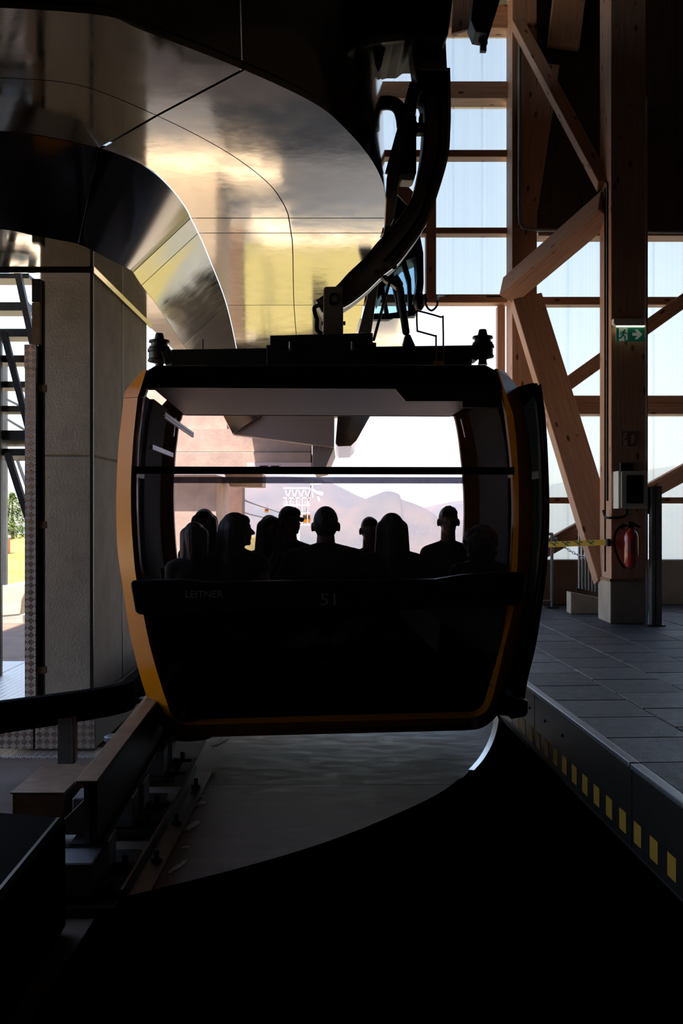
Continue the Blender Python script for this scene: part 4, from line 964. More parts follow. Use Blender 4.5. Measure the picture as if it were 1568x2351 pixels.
# door leaf slid open along the right flank
def dprof(u, v): return RL(u, v, .25)
DO = [(1186, 886), (1238, 884), (1248, 960), (1254, 1060), (1257, 1180), (1252, 1290), (1240, 1390), (1226, 1480), (1207, 1560), (1196, 1640)]
DI = [(1186, 890), (1222, 890), (1231, 960), (1238, 1060), (1240, 1180), (1233, 1290), (1219, 1390), (1203, 1480), (1182, 1560), (1164, 1640)]
do_ = smooth_path([V(dprof(*p)) for p in DO[1:]], 4); di_ = smooth_path([V(dprof(*p)) for p in DI[1:]], 4)
dleaf = obj('door', MB().slab([LW(p.x, .20, p.z) for p in do_], [LW(p.x, .20, p.z) for p in di_], AX * .05), M['black_paint'], cab, smooth=30)
obj('door_frame', MB().slab([LW(p.x, .98, p.z) for p in do_], [LW(p.x, .98, p.z) for p in di_], AX * .05), M['black_paint'], dleaf, smooth=30)
obj('door_glass', MB().slab([LW(p.x - .012, .25, p.z) for p in do_[:20]], [LW(p.x - .012, .98, p.z) for p in do_[:20]], -AXR * .006), M['smoked_glass'], dleaf, smooth=30)
obj('door_panel', MB().slab([LW(p.x - .006, .25, p.z) for p in do_[19:]], [LW(p.x - .006, .98, p.z) for p in do_[19:]], -AXR * .02), M['black_paint'], dleaf, smooth=30)
obj('door_handle', MB().tube([LW(di_[k].x + .012, .19, di_[k].z) for k in range(3, 22)], .008, 6), M['rusty_steel'], dleaf)
obj('door_hanger', MB().prism([RP(u, v, .26) for u, v in [(1188, 888), (1222, 879), (1235, 880), (1236, 898), (1247, 905), (1246, 908), (1228, 908), (1205, 930), (1194, 935)]], AX * .12), M['black_paint'], cab, bevel=.006)
obj('step_plate', MB().prism([RP(u, v, .10) for u, v in [(1143, 1642), (1170, 1645), (1172, 1652), (1206, 1646), (1212, 1638), (1213, 1610), (1160, 1598)]], AX * .75), M['black_paint'], cab, bevel=.02)
obj('step_tread', MB().prism([RP(1160, 1600, .13), RP(1209, 1610, .13), RP(1211, 1610, .45), RP(1200, 1600, .82), RP(1160, 1590, .82)], UP * .006), M['white_trim'], cab)
# skids below
obj('bumper_foot', MB().prism([RP(u, v, .5) for u, v in [(372, 1676), (400, 1672), (440, 1688), (486, 1694), (470, 1700), (430, 1704), (385, 1700), (371, 1690)]], AX * .3), M['black_paint'], cab, bevel=.008)
# roof gear
YR = .93
def R2(u, v, y=YR): return RP(u, v, y)
obj('roof_beam', MB().prism([R2(u, v, .85) for u, v in [(392, 802), (1084, 792), (1084, 838), (392, 842)]], AX * .22), M['dark_steel'], cab, bevel=.008)
eb = obj('gear_box', MB().prism([R2(u, v, .70) for u, v in [(612, 793), (864, 786), (864, 842), (612, 845)]], AX * .5), M['dark_steel'], cab, bevel=.006)
obj('gear_lid', MB().prism([R2(u, v, .68) for u, v in [(620, 770), (856, 764), (856, 786), (862, 786), (862, 791), (611, 797), (611, 792), (620, 792)]], AX * .54), M['dark_steel'], eb, bevel=.005)
for u in (665, 808):
    obj('latch', MB().prism([R2(u - 4, 786, .66), R2(u + 4, 786, .66), R2(u + 5, 806, .66), R2(u - 5, 806, .66)], AX * .02).tube([R2(u, 784, .655), R2(u, 800, .655)], .006, 6), M['bright_steel'], eb)
    obj('latch_plate', MB().prism([R2(u - 22, 808, .69), R2(u + 22, 807, .69), R2(u + 22, 823, .69), R2(u - 22, 824, .69)], AX * .012), M['black_paint'], eb, bevel=.003)
for sgn, u, v in ((-1, 366, 848), (1, 1108, 838)):
    c = R2(u, v, YR); k = .003018
    pr = [(11, 0), (9, 10), (10, 13), (25, 17), (27, 20), (24, 24), (24, 38), (27, 40), (26, 46), (23, 49), (23, 52), (19, 53), (19, 60), (24, 61), (23, 66), (12, 67), (9, 80), (8, 82), (.1, 82)]
    obj('guide_roller', MB().lathe(c, [(r * k, h * k) for r, h in pr], 22), M['dark_steel'], cab, smooth=30)
    obj('roller_arm', MB().beam(R2(u - sgn * 12, v - 22, YR), R2(u - sgn * 32, v - 28, YR), .16, .10), M['dark_steel'], cab, bevel=.006)
obj('roof_pad', MB().prism([R2(u, v, .6) for u, v in [(414, 838), (474, 838), (474, 848), (424, 848)]], AX * .1), M['rusty_steel'], cab)
obj('roof_pad', MB().prism([R2(u, v, .62) for u, v in [(480, 836), (510, 836), (516, 846), (480, 848)]], AX * .1), M['black_paint'], cab)
obj('cable_loom', MB().tube(smooth_path([R2(u, v, .66) for u, v in [(562, 846), (572, 836), (592, 832), (610, 838)]], 5), .013, 8), M['black_paint'], cab)
obj('antenna', MB().tube([R2(466, 806, .9), R2(466, 779, .9)], .004, 5), M['black_paint'], cab)
obj('grab_hoop', MB().tube(smooth_path([R2(u, v, .75) for u, v in [(1001, 836), (1001, 775), (998, 771), (962, 761), (958, 757), (957, 718), (961, 714), (1012, 728), (1017, 733), (1018, 834)]], 3), .0065, 8), M['copper'], cab, smooth=True)
obj('hoop_clamp', MB().prism([R2(u, v, .73) for u, v in [(995, 828), (1020, 828), (1020, 841), (995, 841)]], AX * .06), M['copper'], cab)
# hanger: post, curved box arm, braces, damper, grip
hp = obj('hanger_post', MB().prism([R2(u, v, .80) for u, v in [(743, 662), (747, 658), (786, 657), (788, 662), (788, 766), (742, 768)]], AX * .34), M['hanger_steel'], cab, bevel=.006)
sl_ = []
for k in range(16):
    an = k * math.pi / 8; sl_.append(R2(766 + 10 * math.cos(an), 687 + (10 if math.sin(an) > 0 else -10) * (1 if abs(math.sin(an)) > 0.01 else 0) * .5 + 10 * math.sin(an), .795))
obj('post_slot', MB().prism(sl_, AX * .012), M['black_paint'], hp)
obj('post_pin', MB().tube([R2(768, 686, .785), R2(768, 686, .80)], .022, 12), M['bright_steel'], hp)
obj('hanger_cable', MB().tube(smooth_path([R2(u, v, .85) for u, v in [(736, 700), (722, 706), (724, 722), (728, 735), (728, 757), (740, 767)]], 5), .014, 8), M['black_rubber'], cab, smooth=True)
for v in (698, 742):
    obj('post_bolt', MB().tube([R2(738, v, .95), R2(793, v, .95)], .014, 8), M['dark_steel'], hp)
IN_ = [(725, 690), (770, 658), (800, 626), (836, 592), (866, 556), (893, 528), (919, 496), (946, 451), (966, 373), (974, 300), (974, 250), (963, 205), (961, 160)]
OU_ = [(741, 721), (790, 706), (836, 673), (877, 634), (910, 608), (940, 570), (965, 535), (988, 490), (1024, 373), (1031, 300), (1032, 250), (1031, 205), (1030, 160)]
ia = smooth_path([R2(u, v, .86) for u, v in IN_], 5); oa = smooth_path([R2(u, v, .86) for u, v in OU_], 5)
arm = obj('hanger_arm', MB().slab(ia, oa, AX * .20), M['hanger_steel'], cab, smooth=30, bevel=.004, seg=1)
mid_ = [a_.lerp(b_, .62) for a_, b_ in zip(ia, oa)]
obj('arm_rib', MB().slab([a_.lerp(b_, .02) - AX * .02 for a_, b_ in zip(ia, oa)], [a_.lerp(b_, .10) - AX * .02 for a_, b_ in zip(ia, oa)], AX * .02), M['dark_steel'], arm, smooth=30)
obj('arm_rib', MB().slab([a_.lerp(b_, .92) - AX * .03 for a_, b_ in zip(ia, oa)], [a_.lerp(b_, 1.03) - AX * .03 for a_, b_ in zip(ia, oa)], AX * .03), M['bright_steel'], arm, smooth=30)
obj('arm_cable', MB().tube([p - AX * .012 for p in mid_[18:56]], .011, 6), M['black_rubber'], arm)
for u, v in ((865, 625), (905, 612), (978, 405), (978, 422)):
    obj('arm_bolt', MB().tube([R2(u, v, .84), R2(u, v, .86)], .02, 10), M['dark_steel'], arm)
obj('arm_collar', MB().prism([R2(u, v, .80) for u, v in [(956, 160), (1030, 160), (1031, 205), (1020, 210), (975, 210), (962, 205)]], AX * .32), M['black_paint'], cab, bevel=.01)
obj('arm_head', MB().prism([R2(u, v, .82) for u, v in [(962, 161), (1027, 161), (1020, 20), (1020, -40), (975, -40), (958, 80)]], AX * .28), M['steel_fascia'], cab, bevel=.008)
obj('arm_side', MB().prism([R2(u, v, .84) for u, v in [(942, 85), (960, 60), (963, 161), (957, 190), (948, 130)]], AX * .2), M['hanger_steel'], cab)
lk = obj('link_bar', MB().prism([R2(u, v, .98) for u, v in [(948, 175), (958, 168), (962, 180), (955, 260), (916, 420), (905, 500), (895, 520), (884, 520), (890, 400), (902, 350)]], AX * .10), M['hanger_steel'], cab, bevel=.005)
obj('link_edge', MB().beam(R2(944, 190, .97), R2(887, 398, .97), .02, .035, AX), M['black_paint'], lk)
obj('link_box', MB().prism([R2(u, v, .95) for u, v in [(934, 300), (956, 262), (956, 398), (917, 400)]], AX * .14), M['dark_steel'], lk, bevel=.005)
obj('link_box_end', MB().prism([R2(u, v, .94) for u, v in [(919, 399), (953, 397), (952, 410), (946, 414), (922, 413), (918, 408)]], AX * .15), M['white_plastic'], lk, bevel=.004)
obj('link_foot', MB().prism([R2(u, v, .98) for u, v in [(884, 518), (896, 520), (905, 506), (910, 505), (909, 509), (900, 522), (890, 545), (882, 560), (872, 566), (880, 540)]], AX * .08), M['dark_steel'], lk)
obj('limit_switch', MB().prism([R2(u, v, .84) for u, v in [(948, 276), (954, 273), (958, 281), (964, 281), (964, 260), (971, 259), (971, 281), (975, 281), (975, 304), (957, 304), (957, 296), (948, 294)]], AX * .08), M['black_paint'], cab, bevel=.004)
obj('curved_guard', MB().tube(smooth_path([R2(u, v, 1.2) for u, v in [(872, 238), (890, 236), (906, 240), (918, 252), (924, 272), (926, 292)]], 5), .05, 10), M['black_paint'], cab, smooth=True)
grp = obj('grip', MB().prism([R2(u, v, .62) for u, v in [(800, -60), (1046, -60), (1037, 20), (1029, 80), (1022, 88), (1018, 80), (945, 80), (930, 92), (905, 92), (868, 104), (845, 100), (838, 60), (815, 40)]], AX * .6), M['black_paint'], cab, bevel=.012)
for u, v in ((800, 20), (840, 22), (880, 20)):
    obj('grip_wheel', MB().tube([R2(u, v, .56), R2(u, v, .60)], .045, 16), M['dark_steel'], grp)
obj('grip_lever', MB().prism([R2(u, v, .7) for u, v in [(866, 100), (888, 95), (876, 150), (868, 168), (856, 180), (858, 140)]], AX * .06), M['dark_steel'], grp)
obj('grip_tray', MB().prism([R2(u, v, .58) for u, v in [(840, 84), (930, 78), (929, 92), (843, 101)]], AX * .04), M['hanger_steel'], grp)
# damper strut and gas spring
ds = obj('damper', MB().cap(R2(918, 664, .80), .028, R2(932, 762, .80), .026, 12), M['black_paint'], cab, smooth=True)
obj('damper_rod', MB().cap(R2(932, 762, .80), .014, R2(937, 778, .80), .014, 10), M['bright_steel'], ds)
obj('damper_foot', MB().prism([R2(u, v, .78) for u, v in [(932, 766), (942, 768), (960, 808), (921, 811)]], AX * .12), M['black_paint'], ds, bevel=.004)
for u in (925, 956):
    obj('foot_bolt', MB().tube([R2(u, 807, .77), R2(u, 807, .785)], .010, 8), M['bright_steel'], ds)
obj('damper_head', MB().prism([R2(u, v, .80) for u, v in [(876, 634), (884, 630), (900, 640), (912, 628), (926, 650), (925, 660), (914, 664), (902, 654), (884, 644)]], AX * .08), M['dark_steel'], ds, bevel=.004)
obj('stay_rod', MB().cap(R2(896, 642, .74), .010, R2(858, 780, .74), .010, 8), M['black_paint'], cab)
# ================================================================ PASSENGERS
def remesh(mb, vox, sm=3):
    me = bpy.data.meshes.new('tmp'); me.from_pydata(mb.v, [], mb.f); o = bpy.data.objects.new('tmp', me); COL.objects.link(o)
    m = o.modifiers.new('r', 'REMESH'); m.mode = 'VOXEL'; m.voxel_size = vox; m.use_smooth_shade = True
    s = o.modifiers.new('s', 'SMOOTH'); s.factor = .5; s.iterations = sm
    bpy.context.view_layer.update()
    r = bpy.data.meshes.new_from_object(o.evaluated_get(bpy.context.evaluated_depsgraph_get())); bpy.data.objects.remove(o); bpy.data.meshes.remove(me)
    r.polygons.foreach_set('use_smooth', [True] * len(r.polygons))
    return r
def rotz(a): return Matrix.Rotation(a, 3, 'Z')
def person(label, pos, yaw, sc=1.0, head_yaw=0.0, hair='short', hair_col='hair_dark', shirt='cloth_navy', wide=1.0, sleeve=.55, arms='lap', head_r=1.0, lean=0.0, hat=None, head_drop=0.0, head_x=0.0, seed=0, head_tilt=0.0):
    rnd = random.Random(seed)
    R0 = rotz(yaw); B = MB(); S = MB(); T = MB(); H = MB()
    hip = V((0, 0, 0.0)); neck = V((head_x * .6, -.01 + lean * .55, .565)); chest = V((head_x * .3, -.015 + lean * .4, .42)); belly = V((0, .0 + lean * .15, .22)); pel = V((0, 0, .09))
    sw = .165 * wide
    sh = [V((s * sw + head_x * .4, neck.y - .005, .493)) for s in (-1, 1)]
    # trunk
    def trunk(M_, e):
        M_.ball(pel + V((0, .01, 0)), (.165 * wide + e, .115 + e, .11 + e), 16)
        M_.ball(belly, (.138 * wide + e, .098 + e, .15 + e), 16)
        M_.ball(chest, (.158 * wide + e, .108 + e, .155 + e), 16)
        for s_ in sh: M_.cap(neck + V((0, 0, -.018)), .062 + e, s_, .062 + e, 12)
        M_.cap(chest, .10 + e, neck, .062 + e, 12)
    trunk(B, 0); trunk(S, .012)
    # head
    hc = neck + V((head_x * .4, .035, .195 - head_drop)); RH = rotz(head_yaw) @ Matrix.Rotation(head_tilt, 3, 'Y')
    hp_ = lambda x, y, z: hc + RH @ (V((x, y, z)) * head_r)
    B.cap(neck - V((0, 0, .04)), .066 * wide ** .3, hp_(0, -.02, -.06), .058, 12)
    B.ball(hp_(0, -.012, .012), (.076 * head_r, .095 * head_r, .100 * head_r), 18, RH)
    B.ball(hp_(0, .028, -.045), (.058 * head_r, .066 * head_r, .068 * head_r), 14, RH)
    B.ball(hp_(0, .070, -.088), (.026, .022, .02), 10, RH)
    B.cap(hp_(0, .082, .012), .009, hp_(0, .106, -.022), .014, 8)
    B.ball(hp_(0, .082, -.052), (.024, .011, .006), 8, RH); B.ball(hp_(0, .080, -.062), (.021, .011, .007), 8, RH)
    B.ball(hp_(0, .075, .030), (.052, .015, .011), 8, RH)
    for s_ in (-1, 1): B.ball(hp_(s_ * .083, -.008, -.012), (.012, .022, .034), 10, RH)
    # arms
    for i, s_ in enumerate((-1, 1)):
        a_ = sh[i]
        if arms == 'phone' and s_ == 1: el, wr, fd = V((.23, .17, .30)), V((.11, .26, .50)), V((-.25, -.2, 1)).normalized()
        elif arms == 'phone' or arms == 'lap': el, wr, fd = V((s_ * (sw + .055), .03, .235)), V((s_ * .10, .25, .165)), V((-s_ * .35, .9, -.25)).normalized()
        elif arms == 'wide': el, wr, fd = V((s_ * (sw + .12), .05, .26)), V((s_ * .16, .28, .18)), V((-s_ * .4, .9, -.2)).normalized()
        else: el, wr, fd = V((s_ * (sw + .04), -.02, .23)), V((s_ * (sw + .02), .22, .17)), V((0, 1, -.15)).normalized()
        B.cap(a_, .053, el, .041, 12); B.cap(el, .042, wr, .027, 12)
        S.cap(a_, .062, a_.lerp(el, sleeve), .056, 12)
        if sleeve > .95: S.cap(el, .052, el.lerp(wr, .85), .038, 12)
        sd_ = fd.cross(V((0, 0, 1))).normalized(); dn_ = sd_.cross(fd)
        pc = wr + fd * .055; B.cap(wr, .026, pc, .030, 10)
        for q in range(4):
            k0 = pc + fd * .025 + sd_ * (q - 1.5) * .020; L_ = (.036, .042, .040, .031)[q]
            k1 = k0 + (fd * .9 - UP * .25).normalized() * L_; k2 = k1 + (fd * .5 - UP * .8).normalized() * L_ * .8
            B.cap(k0, .0105, k1, .0095, 8); B.cap(k1, .0095, k2, .0085, 8)
        t0 = wr + fd * .03 - sd_ * s_ * .022; t1 = t0 - sd_ * s_ * .028 + fd * .028; B.cap(t0, .012, t1, .011, 8); B.cap(t1, .011, t1 + fd * .03, .009, 8)
    # legs
    for s_ in (-1, 1):
        h_ = V((s_ * .095, .02, .07)); kn = V((s_ * .12, .43, .085)); an = V((s_ * .125, .40, -.33))
        B.cap(h_, .082, kn, .056, 12); B.cap(kn, .055, an, .038, 12)
        T.cap(h_, .092, kn, .066, 12); T.cap(kn, .066, an + V((0, 0, .03)), .050, 12)
        B.cap(an, .036, an + V((0, .11, -.035)), .028, 10)
    T.ball(pel + V((0, .01, -.01)), (.182 * wide, .132, .105), 16)
    # hair
    cap_c = hp_(0, -.022, .026); hr = head_r
    kk = .079 if hair in ('short', 'tuft') else .084
    H.ball(cap_c, (kk * hr, .096 * hr, .096 * hr), 18, RH)
    if hair == 'short':
        H.ball(hp_(0, .02, .062), (.072, .075, .052), 14, RH); H.ball(hp_(0, -.035, -.02), (.072 * hr, .07, .065), 14, RH)
    elif hair == 'tuft':
        H.ball(hp_(0, .025, .066), (.072, .076, .052), 14, RH)
        for k in range(70):
            a_ = rnd.uniform(-.055, .055); b_ = rnd.uniform(-.05, .075); zz = .120 - 15 * a_ * a_ - 5 * (b_ - .01) ** 2
            H.cap(hp_(a_ * .8, b_, .07), .014, hp_(a_ * 1.15, b_ + .012, zz + rnd.uniform(-.004, .008)), .007, 6)
    elif hair == 'long':
        H.ball(hp_(0, .02, .06), (.074, .07, .05), 14, RH)
        for x, y, xl, yl, zl, r0, r1 in ((0, -.06, 0, -.10, -.30, .075, .06), (-.06, -.04, -.085, -.06, -.30, .052, .046), (.06, -.04, .085, -.06, -.30, .052, .046), (-.068, .01, -.085, .0, -.26, .036, .03), (.068, .01, .085, .0, -.26, .036, .03)):
            H.cap(hp_(x, y, .02), r0, hp_(x * 1.15, yl * .9, -.14), (r0 + r1) / 2 + .004, 12); H.cap(hp_(x * 1.15, yl * .9, -.14), (r0 + r1) / 2 + .004, hp_(xl, yl, zl), r1, 12)
    elif hair == 'bob':
        H.ball(hp_(0, .015, .06), (.076, .075, .052), 14, RH)
        for x, y, r0, z1, r1 in ((0, -.055, .08, -.15, .055), (-.05, -.04, .06, -.15, .05), (.05, -.04, .06, -.15, .05)): H.cap(hp_(x, y, .02), r0, hp_(x * 1.15, y * 1.2, z1), r1, 12)
        H.ball(hp_(0, .07, .085), (.06, .035, .025), 10, RH)
    elif hair == 'bun':
        H.ball(hp_(0, -.03, -.02), (.080, .075, .07), 14, RH); H.ball(hp_(.0, -.10, .04), (.045, .04, .045), 12, RH)
    elif hair == 'curly':
        for k in range(150):
            a_ = rnd.uniform(0, 2 * math.pi); b_ = rnd.uniform(-.5, 1.5); r_ = .103
            p = V((math.cos(a_) * math.cos(b_) * r_ * 1.06, math.sin(a_) * math.cos(b_) * r_ - .03, math.sin(b_) * r_ + .012))
            if p.y > .055 and p.z < .06: continue
            H.ball(hp_(*p), rnd.uniform(.017, .028), 8)
        for k in range(60):
            p = V((rnd.uniform(-.095, .095), rnd.uniform(-.10, -.02), rnd.uniform(-.14, -.02))); H.ball(hp_(*p), rnd.uniform(.018, .026), 8)
    base = V(pos)
    def place(me): 
        for q in me.vertices: q.co = R0 @ (q.co * sc)
        return me
    hairs = hair_col
    bmh = place(remesh(B, .0072)); bmh.materials.append(M['skin'])
    o = bpy.data.objects.new('person', bmh); COL.objects.link(o); o.location = base; LOC[o.name] = base; tag(o, label, 'person', 'passengers seated in the cabin')
    def child(name, mb, vox, m, sm=2):
        me = place(remesh(mb, vox, sm)); me.materials.append(M[m]); c = bpy.data.objects.new(name, me); return finish(c, name, o)
    child('shirt', S, .014, shirt); child('trousers', T, .016, 'cloth_dark'); child('hair', H, .007 if hair in ('curly', 'tuft') else .010, hairs, 1)
    for s_ in (-1, 1):
        sb = MB(); an = V((s_ * .125, .40, -.33)); sb.cap(an + V((0, -.01, -.03)), .042, an + V((0, .16, -.045)), .036, 12); sb.box(an + V((0, .07, -.075)), (.085, .27, .02))
        c = obj('shoe', MB().add([base + R0 @ (p * sc) for p in sb.v], sb.f), M['black_rubber'], o, smooth='all')
        ey = MB().ball(base + R0 @ (hp_(s_ * .031, .076, .012) * sc), .012 * sc, 10); obj('eye', ey, M['eye_white'], o, smooth='all')
    if hat == 'sunglasses':
        g_ = MB()
        for s_ in (-1, 1): g_.ball(hp_(s_ * .034, .098, .010), (.028, .008, .020), 12, RH); g_.beam(hp_(s_ * .06, .095, .016), hp_(s_ * .082, -.01, .012), .004, .006)
        g_.beam(hp_(-.02, .10, .014), hp_(.02, .10, .014), .004, .005)
        obj('sunglasses', MB().add([base + R0 @ (p * sc) for p in g_.v], g_.f), M['black_paint'], o)['kind'] = 'thing'
    if arms == 'phone':
        wp = V((.09, .29, .575)); ph = MB().box(wp, (.075, .012, .15), Matrix.Rotation(.2, 3, 'X'))
        q = obj('phone', MB().add([base + R0 @ (p * sc) for p in ph.v], ph.f), M['black_paint'], None, bevel=.004); tag(q, 'dark phone held up by the passenger with sunglasses on the far bench', 'phone')
    return o
mat('hair_dark', (.012, .009, .008), .5, bump=.5, bscale=90, stretch=(1, 1, .15)); mat('hair_brown', (.035, .02, .012), .5, bump=.5, bscale=90, stretch=(1, 1, .15)); mat('hair_grey', (.14, .11, .09), .6, bump=.6, bscale=120)
mat('cloth_navy', (.010, .012, .02), .85); mat('cloth_black', (.008, .008, .009), .9); mat('cloth_dark', (.012, .012, .016), .9); mat('cloth_brown', (.03, .02, .016), .9); mat('cloth_grey', (.03, .032, .038), .9)
def seat_at(u, vtop, d, sit, sc=None):
    """hip point of a passenger whose crown shows at u, vtop; the seat cushion is at 0.82"""
    z = zat(vtop, d); s_ = (z - .83) / .868
    return V((xat(u, d), d - .02, .815)), s_
DN, DF = 6.42, 7.62
FW = -.0437
def near(u, v, label, d=DN, **k):
    p, s_ = seat_at(u, v, d, 0); f = k.pop('fix', 1); return person(label, V((p.x, p.y, .82)), .0437 + k.pop('turn', 0), max(s_, .8), **k)
def farp(u, v, label, d=DF, **k):
    p, s_ = seat_at(u, v, d, 0); return person(label, V((p.x, p.y, .82)), math.pi + .0437 + k.pop('turn', 0), max(s_, .8), **k)
near(447, 1190, 'passenger with dark chin-length hair, back turned, at the left end of the near bench', hair='bob', shirt='cloth_black', wide=.92, head_r=1.0, head_drop=.025, seed=1)
near(545, 1170, 'passenger with long dark hair and bare shoulders looking right in profile, near bench', hair='long', shirt='cloth_brown', sleeve=.12, wide=1.0, turn=-.15, head_yaw=-1.3, head_r=1.05, head_drop=.025, seed=2)
near(748, 1153, 'passenger with cropped hair and broad shoulders, back turned, middle of the near bench', hair='short', shirt='cloth_black', wide=1.34, head_r=1.06, head_drop=.035, arms='wide', sleeve=.7, seed=3)
near(899, 1170, 'passenger with long dark hair, back turned, beside the broad shouldered passenger', hair='long', shirt='cloth_navy', wide=1.18, sleeve=.3, head_r=1.06, head_drop=.03, head_x=0, seed=4)
near(1102, 1203, 'passenger with bushy curly hair, back turned, at the right end of the near bench', d=6.36, hair='curly', hair_col='hair_grey', shirt='cloth_brown', wide=1.1, head_r=1.1, head_drop=.03, seed=5)
farp(470, 1168, 'passenger with long brown hair on the far bench in front of the concrete pier', hair='long', hair_col='hair_brown', shirt='cloth_brown', wide=.9, seed=6)
farp(622, 1182, 'passenger with long hair on the far bench, head turned aside', hair='long', shirt='cloth_black', head_yaw=.5, wide=.9, seed=7)
farp(667, 1162, 'passenger in sunglasses raising a phone on the far bench', d=7.58, hair='short', shirt='cloth_navy', arms='phone', hat='sunglasses', head_yaw=.7, wide=.95, seed=8)
farp(848, 1186, 'passenger on the far bench half hidden by the long haired passenger', hair='short', shirt='cloth_grey', wide=1.0, sleeve=1.0, seed=9, d=7.5)
farp(1028, 1163, 'passenger with tousled hair facing the camera at the right of the far bench', hair='tuft', shirt='cloth_grey', wide=.95, arms='side', seed=10)

# ================================================================ OUTDOORS
def sstep(a, b, x): t = max(0, min(1, (x - a) / (b - a))); return t * t * (3 - 2 * t)
def terr(x, y):
    left = 1 - sstep(-13, -6.5, x)
    h = -sstep(21, 30, y) * (y - 21) * .15 * (1 - left) - .04
    h += left * (-.02 * max(0, y - 62) - .04) + left * .25 * math.sin(x * .35 + y * .12) * sstep(24, 34, y)
    h += sstep(4, 34, x - .2 * y) * 11 * sstep(22.8, 34, y)
    return h - .12
mb = MB(); xs_ = [-90, -70, -55, -42, -34, -28, -24, -21, -18, -16, -14, -12.5, -11, -9.5, -8, -6.5, -4, -1, 2, 5, 9, 14, 22, 34, 50, 75]
ys_ = [22.8, 24, 26, 28, 30, 33, 36, 40, 45, 50, 56, 62, 70, 80, 95, 115, 140, 180]
nx = len(xs_)
mb.add([V((x, y, terr(x, y))) for y in ys_ for x in xs_], [(j * nx + i, j * nx + i + 1, (j + 1) * nx + i + 1, (j + 1) * nx + i) for j in range(len(ys_) - 1) for i in range(nx - 1)])
struct(obj('lawn_ground', mb, M['grass'], smooth='all'))
struct(obj('apron_ground', MB().bb((-60, 17.4, -.4), (30, 22.9, -.15)), M['gravel']))
struct(obj('apron_ground', MB().bb((-60, -6, -.4), (-8.01, 17.39, -.15)), M['gravel']))
struct(obj('apron_ground', MB().bb((-8, 14.61, -.4), (-2, 17.39, -.15)), M['gravel']))
struct(obj('apron_ground', MB().bb((-1.99, 14.61, -.4), (30, 17.39, -.15)), M['gravel_shaded']))
def ridge(name, D0, prof, zb, Db, seed):
    """mountain side: crest line given as (pixel u, pixel v) at depth D0, sloping down towards the valley"""
    mb = MB(); pts = smooth_path([V((u, v, 0)) for u, v in prof], 8); n = len(pts); K = 14
    for k in range(K + 1):
        t = k / K; d = D0 + (Db - D0) * t
        for p in pts:
            x = (p.x - 784) * D0 / F; z = zat(p.y, D0); zz = z + (zb - z) * t ** .8
            q = V((x, d, 0)); nz = noise.fractal(V((x / 420, d / 420, seed)), 1.0, 2.0, 5)
            mb.v.append(V((x, d + nz * 90 * min(1, t * 4), zz + nz * 55 * min(1, t * 3 + .06))))
    mb.f = [(j * n + i, j * n + i + 1, (j + 1) * n + i + 1, (j + 1) * n + i) for j in range(K) for i in range(n - 1)]
    o = obj(name, mb, M['mountain'], smooth='all'); return struct(o)
ridge('mountain', 5200, [(-2600, 950), (-1500, 1010), (-600, 1050), (0, 1070), (400, 1085), (640, 1092), (742, 1104), (780, 1118), (830, 1142), (900, 1165), (1000, 1190), (1200, 1200)], -700, 1800, 1)
ridge('mountain', 4200, [(500, 1260), (700, 1215), (790, 1172), (838, 1146), (862, 1136), (886, 1128), (905, 1130), (918, 1137), (922, 1146), (950, 1156), (985, 1172), (1040, 1205), (1200, 1250), (1400, 1290)], -700, 1500, 2)
ridge('mountain', 7000, [(800, 1190), (900, 1185), (980, 1165), (1040, 1152), (1090, 1146), (1160, 1140), (1400, 1090), (2200, 1000), (3600, 900)], -800, 3000, 3)
# valley haze: a body of thin air between the station hill and the mountains
hz = MB().bb((-6000, 260, -900), (6000, 8200, 900))
hm = bpy.data.materials.new('haze'); hm.use_nodes = True; hn = hm.node_tree; hn.nodes.clear()
ho = hn.nodes.new('ShaderNodeOutputMaterial'); hv = hn.nodes.new('ShaderNodeVolumeScatter'); hv.inputs['Color'].default_value = (.72, .80, 1, 1); hv.inputs['Density'].default_value = HAZE; hv.inputs['Anisotropy'].default_value = 0.0
hn.links.new(hv.outputs[0], ho.inputs['Volume'])
try: hm.cycles.homogeneous_volume = True
except Exception: pass
MATS['haze'] = hm
tag(obj('haze', hz, hm), 'bluish haze filling the valley in front of the mountains', 'haze', kind='stuff')
# conifers beyond the lawn
def conifer(x, y, z, h, r, label, seed, n=2600):
    rd = random.Random(seed); t = thing('conifer_tree', label, 'tree', (x, y, z), 'trees beyond the lawn')
    obj('trunk', MB().lathe((x, y, z), [(r * .09, 0), (r * .06, h * .5), (.01, h)], 8), M['bark'], t)
    mb = MB()
    for k in range(n):
        f = rd.random() ** .8; zz = h * (.08 + .92 * (1 - f)); rr = r * (f * .95 + .05) * (.35 + .65 * rd.random()) * (1 + .25 * math.sin(zz * 5)); a_ = rd.uniform(0, 2 * math.pi)
        c = V((x + math.cos(a_) * rr, y + math.sin(a_) * rr, z + zz - rr * .25)); s_ = h * .022 * rd.uniform(.6, 1.5)
        dv = V((math.cos(a_), math.sin(a_), -.35)).normalized(); sd_ = dv.cross(UP).normalized() * s_ * .5 + UP * rd.uniform(-.4, .4) * s_
        mb.add([c - sd_, c + sd_, c + dv * s_ * 2.2], [(0, 1, 2)])
    o = obj('foliage', mb, M['foliage'], t, recalc=False); o['kind'] = 'stuff'
conifer(-22.4, 62, -.4, 6.2, 2.0, 'tall dark conifer at the far left, taller than its neighbours', 1)
conifer(-23.0, 70, -.6, 3.6, 1.9, 'small golden conifer right of the tall dark one at the left edge', 2)
conifer(-25.4, 74, -.7, 3.2, 2.2, 'low bushy conifer hidden behind the stair tower edge', 3)
conifer(-21.0, 76, -.7, 3.0, 1.8, 'low conifer behind the clad post at the left', 4)
